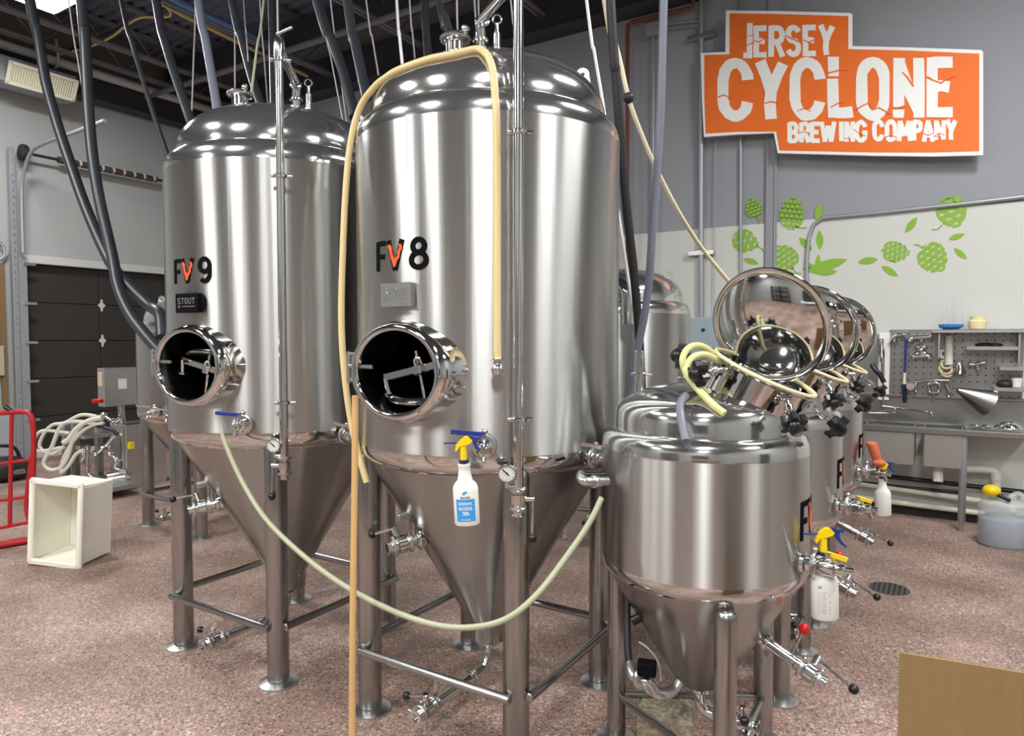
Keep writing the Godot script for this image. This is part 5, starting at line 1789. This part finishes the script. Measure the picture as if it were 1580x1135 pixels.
	b.tube(smooth(hp.call([[50, 700], [42, 760], [41, 785], [47, 812], [47, 828]]), 5), 0.015, 12)
	b.tube(hp.call([[18, 638], [15, 812]]), 0.014, 10)
	part("frame", b, M.cartred, ht)
	for r in [[-44, 722, 51, 708], [-44, 778, 49, 765], [-40, 822, 46, 805]]:
		b = Mb.new()
		b.tube(hp.call([[r[0], r[1]], [r[2], r[3]]]), 0.012, 10)
		part("crossbar", b, M.cartred, ht)
	b = Mb.new()
	var tp0 := on_y(-30, 845, 0.02)
	var tp1 := on_y(44, 832, 0.02)
	b.box(Transform3D(Basis(Vector3.UP, atan2(-(tp1 - tp0).z, (tp1 - tp0).x)), (tp0 + tp1) / 2), Vector3(tp0.distance_to(tp1), 0.02, 0.13), 0.004)
	part("toe_plate", b, M.cartred, ht)
	b = Mb.new()
	b.tube(hp.call([[8, 627], [20, 636]]), 0.016, 10)
	part("grip", b, M.black, ht)
	# vacuum
	var vc := thing("vacuum_cleaner", "black vacuum cleaner on the floor behind the hand truck", "vacuum", Vector3(-8.45, 0, -3.25))
	b = Mb.new()
	b.lathe(Transform3D(Basis.from_scale(Vector3(1.0, 1, 1.3)), Vector3.ZERO), [Vector2(0, 0.02), Vector2(0.19, 0.02), Vector2(0.23, 0.06), Vector2(0.23, 0.14), Vector2(0.2, 0.2), Vector2(0.13, 0.24), Vector2(0, 0.25)], 32)
	part("body", b, M.rubber_dark, vc)
	b = Mb.new()
	b.tube(smooth([Vector3(0, 0.22, -0.2), Vector3(0, 0.34, -0.14), Vector3(0, 0.36, 0.05), Vector3(0, 0.22, 0.18)], 5), 0.018, 10)
	part("handle", b, M.rubber_dark, vc)
	b = Mb.new()
	b.bx(Vector3(0.2, 0.1, -0.1), Vector3(0.06, 0.05, 0.12), 0.01)
	part("trim", b, M.cast, vc)
	# cart with pump and hoses
	var ct := thing("cleaning_cart", "stainless pump cart with a steel control box by the garage door", "cart")
	var D := 7.0
	b = Mb.new()
	b.box(Transform3D(Basis(), at(142, 668, D)), Vector3(0.55, 0.035, 0.42), 0.004)
	part("tray", b, M.satin, ct)
	for p in [[104, 745, 7.1], [118, 742, 7.2], [154, 748, 7.0], [193, 752, 7.2]]:
		b = Mb.new()
		var f := on_y(p[0], p[1], 0.0)
		b.bx(f + Vector3(0, 0.31, 0), Vector3(0.06, 0.62, 0.06), 0.004)
		part("leg", b, M.satin, ct)
	b = Mb.new()
	b.bx(on_y(150, 748, 0.09), Vector3(0.7, 0.04, 0.5), 0.004)
	part("lower_shelf", b, M.satin, ct)
	b = Mb.new()
	b.bx(at(214, 702, 7.15), Vector3(0.3, 0.7, 0.42), 0.006)
	part("tank_housing", b, M.satin, ct)
	b = Mb.new()
	b.bx(at(184, 596, 6.9), Vector3(0.12, 0.38, 0.36), 0.006)
	b.cyl(at(186, 622, 6.9), at(190, 665, 7.0), 0.03, -1.0, 12)
	var cbx := part("control_box", b, M.satin, ct)
	var cbp := at(184, 596, 6.9)
	b = Mb.new()
	b.bx(cbp + Vector3(0.0, 0.08, 0.183), Vector3(0.08, 0.14, 0.008), 0.002)
	part("screen", b, M.tape, cbx)
	b = Mb.new()
	b.bx(cbp + Vector3(0.062, 0.03, 0.0), Vector3(0.004, 0.1, 0.08), 0.0)
	part("sticker", b, M.white, cbx)
	b = Mb.new()
	b.cyl(cbp + Vector3(0.0, -0.13, 0.18), cbp + Vector3(-0.02, -0.13, 0.25), 0.022, -1.0, 14, 0.004)
	part("stop_button", b, M.red, cbx)
	b = Mb.new()
	b.bx(at(202, 687, 6.9), Vector3(0.05, 0.07, 0.05), 0.004)
	part("switch", b, M.yellow, ct)
	b = Mb.new()
	b.cyl(at(165, 741, 6.85), at(200, 735, 6.95), 0.075, -1.0, 24, 0.008)
	b.cyl(at(196, 737, 6.9), at(205, 736, 6.9), 0.05, -1.0, 20, 0.006)
	part("pump", b, M.cast, ct)
	b = Mb.new()
	for s in [[[135, 690], [135, 720], [138, 733], [150, 736]], [[148, 700], [160, 690], [168, 682], [175, 672]], [[122, 690], [130, 700], [126, 712], [136, 715]], [[160, 640], [176, 650], [186, 644]], [[170, 700], [180, 710], [178, 722], [196, 726]]]:
		var r := []
		for p in s:
			r.append(at(p[0], p[1], 6.9))
		b.tube(smooth(r, 4), 0.022, 12)
		b.ball(r[0], 0.034, 12)
		b.torus(Mb.along(r[1], r[2] - r[1]), 0.03, 0.012, 18, 6)
	part("pipework", b, M.fit, ct)
	var hs := 0
	for s in [[[108, 668], [70, 664], [56, 672], [54, 690], [62, 696], [95, 690]], [[150, 642], [125, 640], [100, 652], [80, 656], [66, 672], [62, 690], [80, 700], [100, 688]], [[158, 644], [140, 648], [120, 660], [108, 676], [98, 683]], [[150, 655], [120, 650], [95, 656], [80, 690], [68, 712], [76, 724], [92, 722], [104, 706], [112, 680], [120, 664]], [[160, 652], [134, 660], [112, 682], [98, 708], [95, 728], [106, 718], [118, 700], [130, 694]], [[120, 658], [145, 656], [170, 662], [182, 670]]]:
		var r := []
		for p in s:
			r.append(at(p[0], p[1], 6.72))
		b = Mb.new()
		b.tube(smooth(r, 6), [0.017, 0.017, 0.028, 0.02, 0.018, 0.015][hs], 12)
		single("cart_hose", b, M.black if hs == 5 else M.pvc, ["cream hose looping farthest left off the cart", "cream hose in a wide double loop on the cart", "thick white hose with its open end on the cart", "cream hose hanging in the lowest loop off the cart", "cream hose hanging in a narrow loop by the cart legs", "thin black hose across the cart top"][hs], "hose", "hoses heaped on the pump cart")
		hs += 1
	# cardboard sheet close to the camera
	b = Mb.new()
	var c0 := at(1388, 1005, 1.3)
	var c1 := at(1580, 1036.5, 1.22)
	var ex := Vector3(c1.x - c0.x, 0, c1.z - c0.z).normalized()
	var cx := Transform3D(Basis(ex, Vector3.UP, ex.cross(Vector3.UP)), Vector3(c0.x, 0, c0.z))
	b.box(cx * Transform3D(Basis(), Vector3(0.3, c0.y / 2, 0)), Vector3(0.6, c0.y, 0.006), 0.001)
	b.box(cx * Transform3D(Basis(), Vector3(0.6, c0.y / 2, 0.2)), Vector3(0.006, c0.y, 0.4), 0.001)
	single("cardboard_carton", b, M.card, "plain brown corrugated cardboard carton wall at the lower right corner", "carton")

func build_lines() -> void:
	var G := "insulated lines from the roof"
	var W := "thin wires hanging from the roof"
	hang("glycol_line", "leftmost dark insulated line, curving down to the left of FV9", "hose", G, M.rubber, 0.03, 4.3, 3.55, [[46, 0], [58, 49], [70, 123], [88, 190], [109, 254], [130, 314], [158, 380], [182, 422], [229, 470], [246, 485], [250, 520]])
	hang("glycol_line", "second dark insulated line from the left, crossing the leftmost one", "hose", G, M.rubber, 0.03, 4.1, 3.45, [[126, 0], [131, 55], [138, 190], [150, 290], [173, 394], [183, 444], [201, 485], [229, 522], [254, 550]])
	hang("glycol_line", "slim dark line ending at the left shoulder of FV9", "hose", G, M.rubber, 0.014, 4.4, 3.8, [[187, 0], [205, 70], [232, 160], [262, 250]])
	hang("glycol_line", "thick dark line dropping behind the left of FV9's dome", "hose", G, M.rubber, 0.027, 4.4, 3.8, [[241, 0], [256, 70], [280, 145], [300, 202]])
	hang("glycol_line", "bluish grey line behind the left half of FV9's dome", "hose", G, M.grey_pipe, 0.025, 4.3, 3.75, [[306, 0], [317, 60], [329, 130], [338, 188]])
	hang("glycol_line", "dark line slanting down behind FV9's top fittings", "hose", G, M.rubber, 0.024, 4.2, 3.75, [[358, 0], [373, 60], [390, 125], [408, 178]])
	hang("glycol_line", "upright dark line just left of FV9's tall cleaning pipe", "hose", G, M.rubber, 0.025, 4.2, 3.8, [[420, 0], [422, 90], [424, 178]])
	hang("glycol_line", "dark line slanting down right of FV9's cleaning pipe", "hose", G, M.rubber, 0.03, 4.0, 3.7, [[489, 0], [512, 62], [532, 120], [547, 180]])
	hang("glycol_line", "dark line touching the hose at the left shoulder of FV8", "hose", G, M.rubber, 0.024, 3.4, 3.0, [[536, 0], [547, 60], [556, 105], [566, 150]])
	hang("glycol_line", "upright dark line behind the left of FV8's dome", "hose", G, M.rubber, 0.022, 3.9, 3.6, [[655, 0], [657, 40], [661, 95]])
	hang("glycol_line", "dark line slanting to the fitting on top of FV8", "hose", G, M.rubber, 0.016, 3.2, 2.75, [[677, 0], [686, 24], [694, 50]])
	hang("black_line", "ragged black line falling past the right side of FV8", "hose", G, M.rubber_dark, 0.021, 3.0, 3.35, [[942, 0], [950, 111], [958, 222], [968, 333], [978, 420], [986, 517], [990, 600]])
	hang("glycol_line", "long blue-grey line curving down right of FV8", "hose", G, M.grey_pipe, 0.0175, 2.9, 3.3, [[1024, 0], [1018, 200], [1006, 370], [1001, 437], [992, 499], [978, 563], [969, 612], [967, 640]])
	var n := 0
	var ws := [[106, 138, 207, 4.2, 3.9], [302, 296, 172, 4.3, 3.9], [376, 383, 95, 4.3, 3.9], [362, 363, 176, 4.3, 3.9], [401, 414, 172, 4.2, 3.9], [414, 419, 150, 4.2, 3.9], [428, 429, 66, 3.2, 2.9], [494, 529, 186, 4.0, 3.7], [510, 536, 196, 4.0, 3.7], [565, 584, 116, 3.8, 3.4], [632, 640, 90, 3.8, 3.5], [705, 706, 54, 3.2, 2.9], [732, 738, 66, 3.6, 3.3], [738, 740, 50, 3.5, 3.2], [788, 794, 36, 3.5, 3.2]]
	var wl := ["thin wire between the two leftmost dark lines", "thin wire in front of the bluish line over FV9", "short thin wire above FV9's top fittings", "long thin wire left of FV9's top fittings", "thin wire right of the pale green rope", "thin wire beside FV9's upright dark line", "thin wire ending at the top of FV9's cleaning pipe", "thin wire left of the dark line between the tanks", "thin wire right of the dark line between the tanks", "thin wire nearest FV8's left shoulder", "thin grey wire behind FV8's dome, right of the white cord", "thin wire straight above FV8's top ferrule", "thin wire left of FV8's slanting cleaning pipe", "thin wire just behind FV8's slanting cleaning pipe", "short wire left of FV8's tall upright pipe"]
	for q in ws:
		hang("hanging_wire", wl[n], "wire", W, M.cable, 0.0042, q[3], q[4], [[q[0], 0], [(q[0] + q[1]) * 0.5, q[2] * 0.5], [q[1], q[2]]])
		n += 1
	hang("white_line", "taut white cord dropping behind FV8's dome", "cord", "", M.white, 0.0075, 3.6, 3.3, [[612, 0], [616, 50], [621, 100]])
	hang("green_rope", "pale green rope slanting to FV9's top fittings", "rope", "", M.hose_green, 0.007, 4.1, 3.6, [[407, 0], [397, 70], [387, 150]])
	hang("white_line", "white cord falling behind the right shoulder of FV8", "cord", "", M.white, 0.0085, 3.6, 3.5, [[905, 0], [917, 80], [931, 165], [950, 300], [975, 470]])
	var q := []
	for p in [[932, 0, 3.2], [944, 45, 3.2], [957, 95, 3.2], [969, 148, 3.2], [985, 195, 3.25], [1015, 265, 3.35], [1052, 335, 3.5], [1090, 392, 3.7], [1140, 452, 3.9]]:
		q.append(at(p[0], p[1], p[2]))
	q.push_front(q[0] + Vector3(-0.3, 2.0, 0.1))
	var b := Mb.new()
	b.tube(smooth(q, 5), 0.0105, 10)
	var rp := single("cream_rope", b, M.cream_rope, "cream rope with a black ball, running down behind the open lids", "rope")
	b = Mb.new()
	b.ball(at(970, 151, 3.2), 0.026, 18)
	part("stop_ball", b, M.rubber_dark, rp)

func build_behind() -> void:
	# the near side of the room, which the mirror-bright lids and domes reflect
	var b := Mb.new()
	var t := thing("work_table", "steel work table with a white sheet behind the camera", "table", Vector3(0.4, 0, 2.6))
	b.bx(Vector3(0, 0.88, 0), Vector3(1.6, 0.04, 0.7), 0.004)
	part("tabletop", b, M.white, t)
	for sx in [-0.75, 0.75]:
		for sz in [-0.3, 0.3]:
			b = Mb.new()
			b.bx(Vector3(sx, 0.43, sz), Vector3(0.05, 0.86, 0.05), 0.003)
			part("leg", b, M.satin, t)
	var r := thing("storage_rack", "dark storage rack standing against the wall behind the camera", "rack", Vector3(-3.2, 0, 5.4))
	for y in [0.3, 1.1, 1.9, 2.6]:
		b = Mb.new()
		b.bx(Vector3(0, y, 0), Vector3(2.4, 0.05, 0.6), 0.003)
		part("shelf", b, M.girder, r)
	for sx in [-1.2, 0.0, 1.2]:
		b = Mb.new()
		b.bx(Vector3(sx, 1.35, 0), Vector3(0.06, 2.7, 0.6), 0.003)
		part("upright", b, M.girder, r)
	for q in [[2.6, 0.35, 3.6, "brown carton on the floor behind the camera, under the lamps"], [3.4, 0.3, 0.6, "brown carton on the floor by the right wall"]]:
		b = Mb.new()
		b.bx(Vector3(q[0], q[1], q[2]), Vector3(0.8, q[1] * 2.0, 0.7), 0.006)
		single("carton", b, M.card, q[3], "carton")
	b = Mb.new()
	b.bx(Vector3(1.4, 1.15, 5.83), Vector3(2.6, 2.3, 0.05), 0.006)
	struct("door_2", b, M.door)
	b = Mb.new()
	b.bx(Vector3(4.63, 1.15, -1.5), Vector3(0.05, 2.3, 1.1), 0.006)
	struct("door_3", b, M.door)

func _ready() -> void:
	rng.seed = 5
	var cam := Camera3D.new()
	cam.name = "camera"
	add_child(cam)
	cam.transform = Transform3D(eye_basis, EYE)
	cam.fov = rad_to_deg(2.0 * atan(567.5 / 1060.0))
	cam.near = 0.05
	cam.current = true
	var we := WorldEnvironment.new()
	we.name = "environment"
	var env := Environment.new()
	env.background_mode = Environment.BG_COLOR
	env.background_color = Color(0.0, 0.0, 0.0)
	env.tonemap_mode = Environment.TONE_MAPPER_LINEAR
	env.tonemap_exposure = 1.2
	env.sdfgi_enabled = true
	env.ssao_enabled = true
	env.ssil_enabled = true
	we.environment = env
	add_child(we)
	make_materials()
	ceiling_lamp(-7.44, -2.99, "panel light nearest the garage door, glowing at the top left corner")
	ceiling_lamp(0.9, -3.9, "panel light in front of the sink, out of the picture")
	ceiling_lamp(-4.7, 0.6, "panel light in front of FV9, out of the picture")
	ceiling_lamp(-2.6, 1.4, "panel light in front of FV8, out of the picture")
	ceiling_lamp(0.4, 0.8, "panel light straight above the camera")
	ceiling_lamp(3.1, -1.9, "panel light farthest right, level with the small fermenters")
	ceiling_lamp(-5.5, 4.2, "panel light behind the camera near the rack")
	ceiling_lamp(1.4, 4.2, "panel light behind the camera above the work table")
	build_room()
	build_right_wall_things()
	# tanks
	fermenter("tall conical fermenter lettered FV8, nearest and largest", Vector3(-1.585, 0, -2.355), "8", {"cip": Vector3(0.1, 0, 0.2), "face": 91.5, "pipe": 46.6, "bar": 12.0, "lie": 24.0, "plate": "satin", "plate_ink": "cast", "group": "tall fermenters in the front row", "rack": 112.0})
	fermenter("tall conical fermenter lettered FV9, left of FV8", Vector3(-2.772, 0, -2.302), "9", {"cip": Vector3(0.2, 0, 0.08), "face": 85.0, "pipe": 40.5, "bar": -12.0, "lie": -24.0, "door_y": 0.0, "plate": "ink", "plate_ink": "cast", "group": "tall fermenters in the front row", "stub": Vector3(-0.85, 0, 0.5), "rack": 112.0, "rack_rod": Vector3(-0.4, -0.1, 1.0)})
	fermenter("shorter steel tank at the far left behind FV9", Vector3(-5.05, 0, -3.45), "", {"R": 0.54, "yb": 0.94, "yt": 1.55, "dome": 0.18, "cb": 0.2, "sample": 62.0})
	fermenter("shorter steel tank with a lifting lug behind FV8 on the right", Vector3(-2.09, 0, -4.885), "", {"R": 0.53, "yb": 0.94, "yt": 1.68, "dome": 0.24, "cb": 0.2, "vent": at(968, 462, 4.55)})
	var pf := pilot_fermenter("nearest of the small fermenters, right beside FV8", Vector3(-0.692, 0, -2.35))
	dup(pf, Vector3(-0.692, 0, -3.236), "middle one of the three small fermenters, behind the nearest")
	dup(pf, Vector3(-0.692, 0, -4.122), "farthest small fermenter, next to the sink")
	build_loose()
	build_lines()
	build_behind()
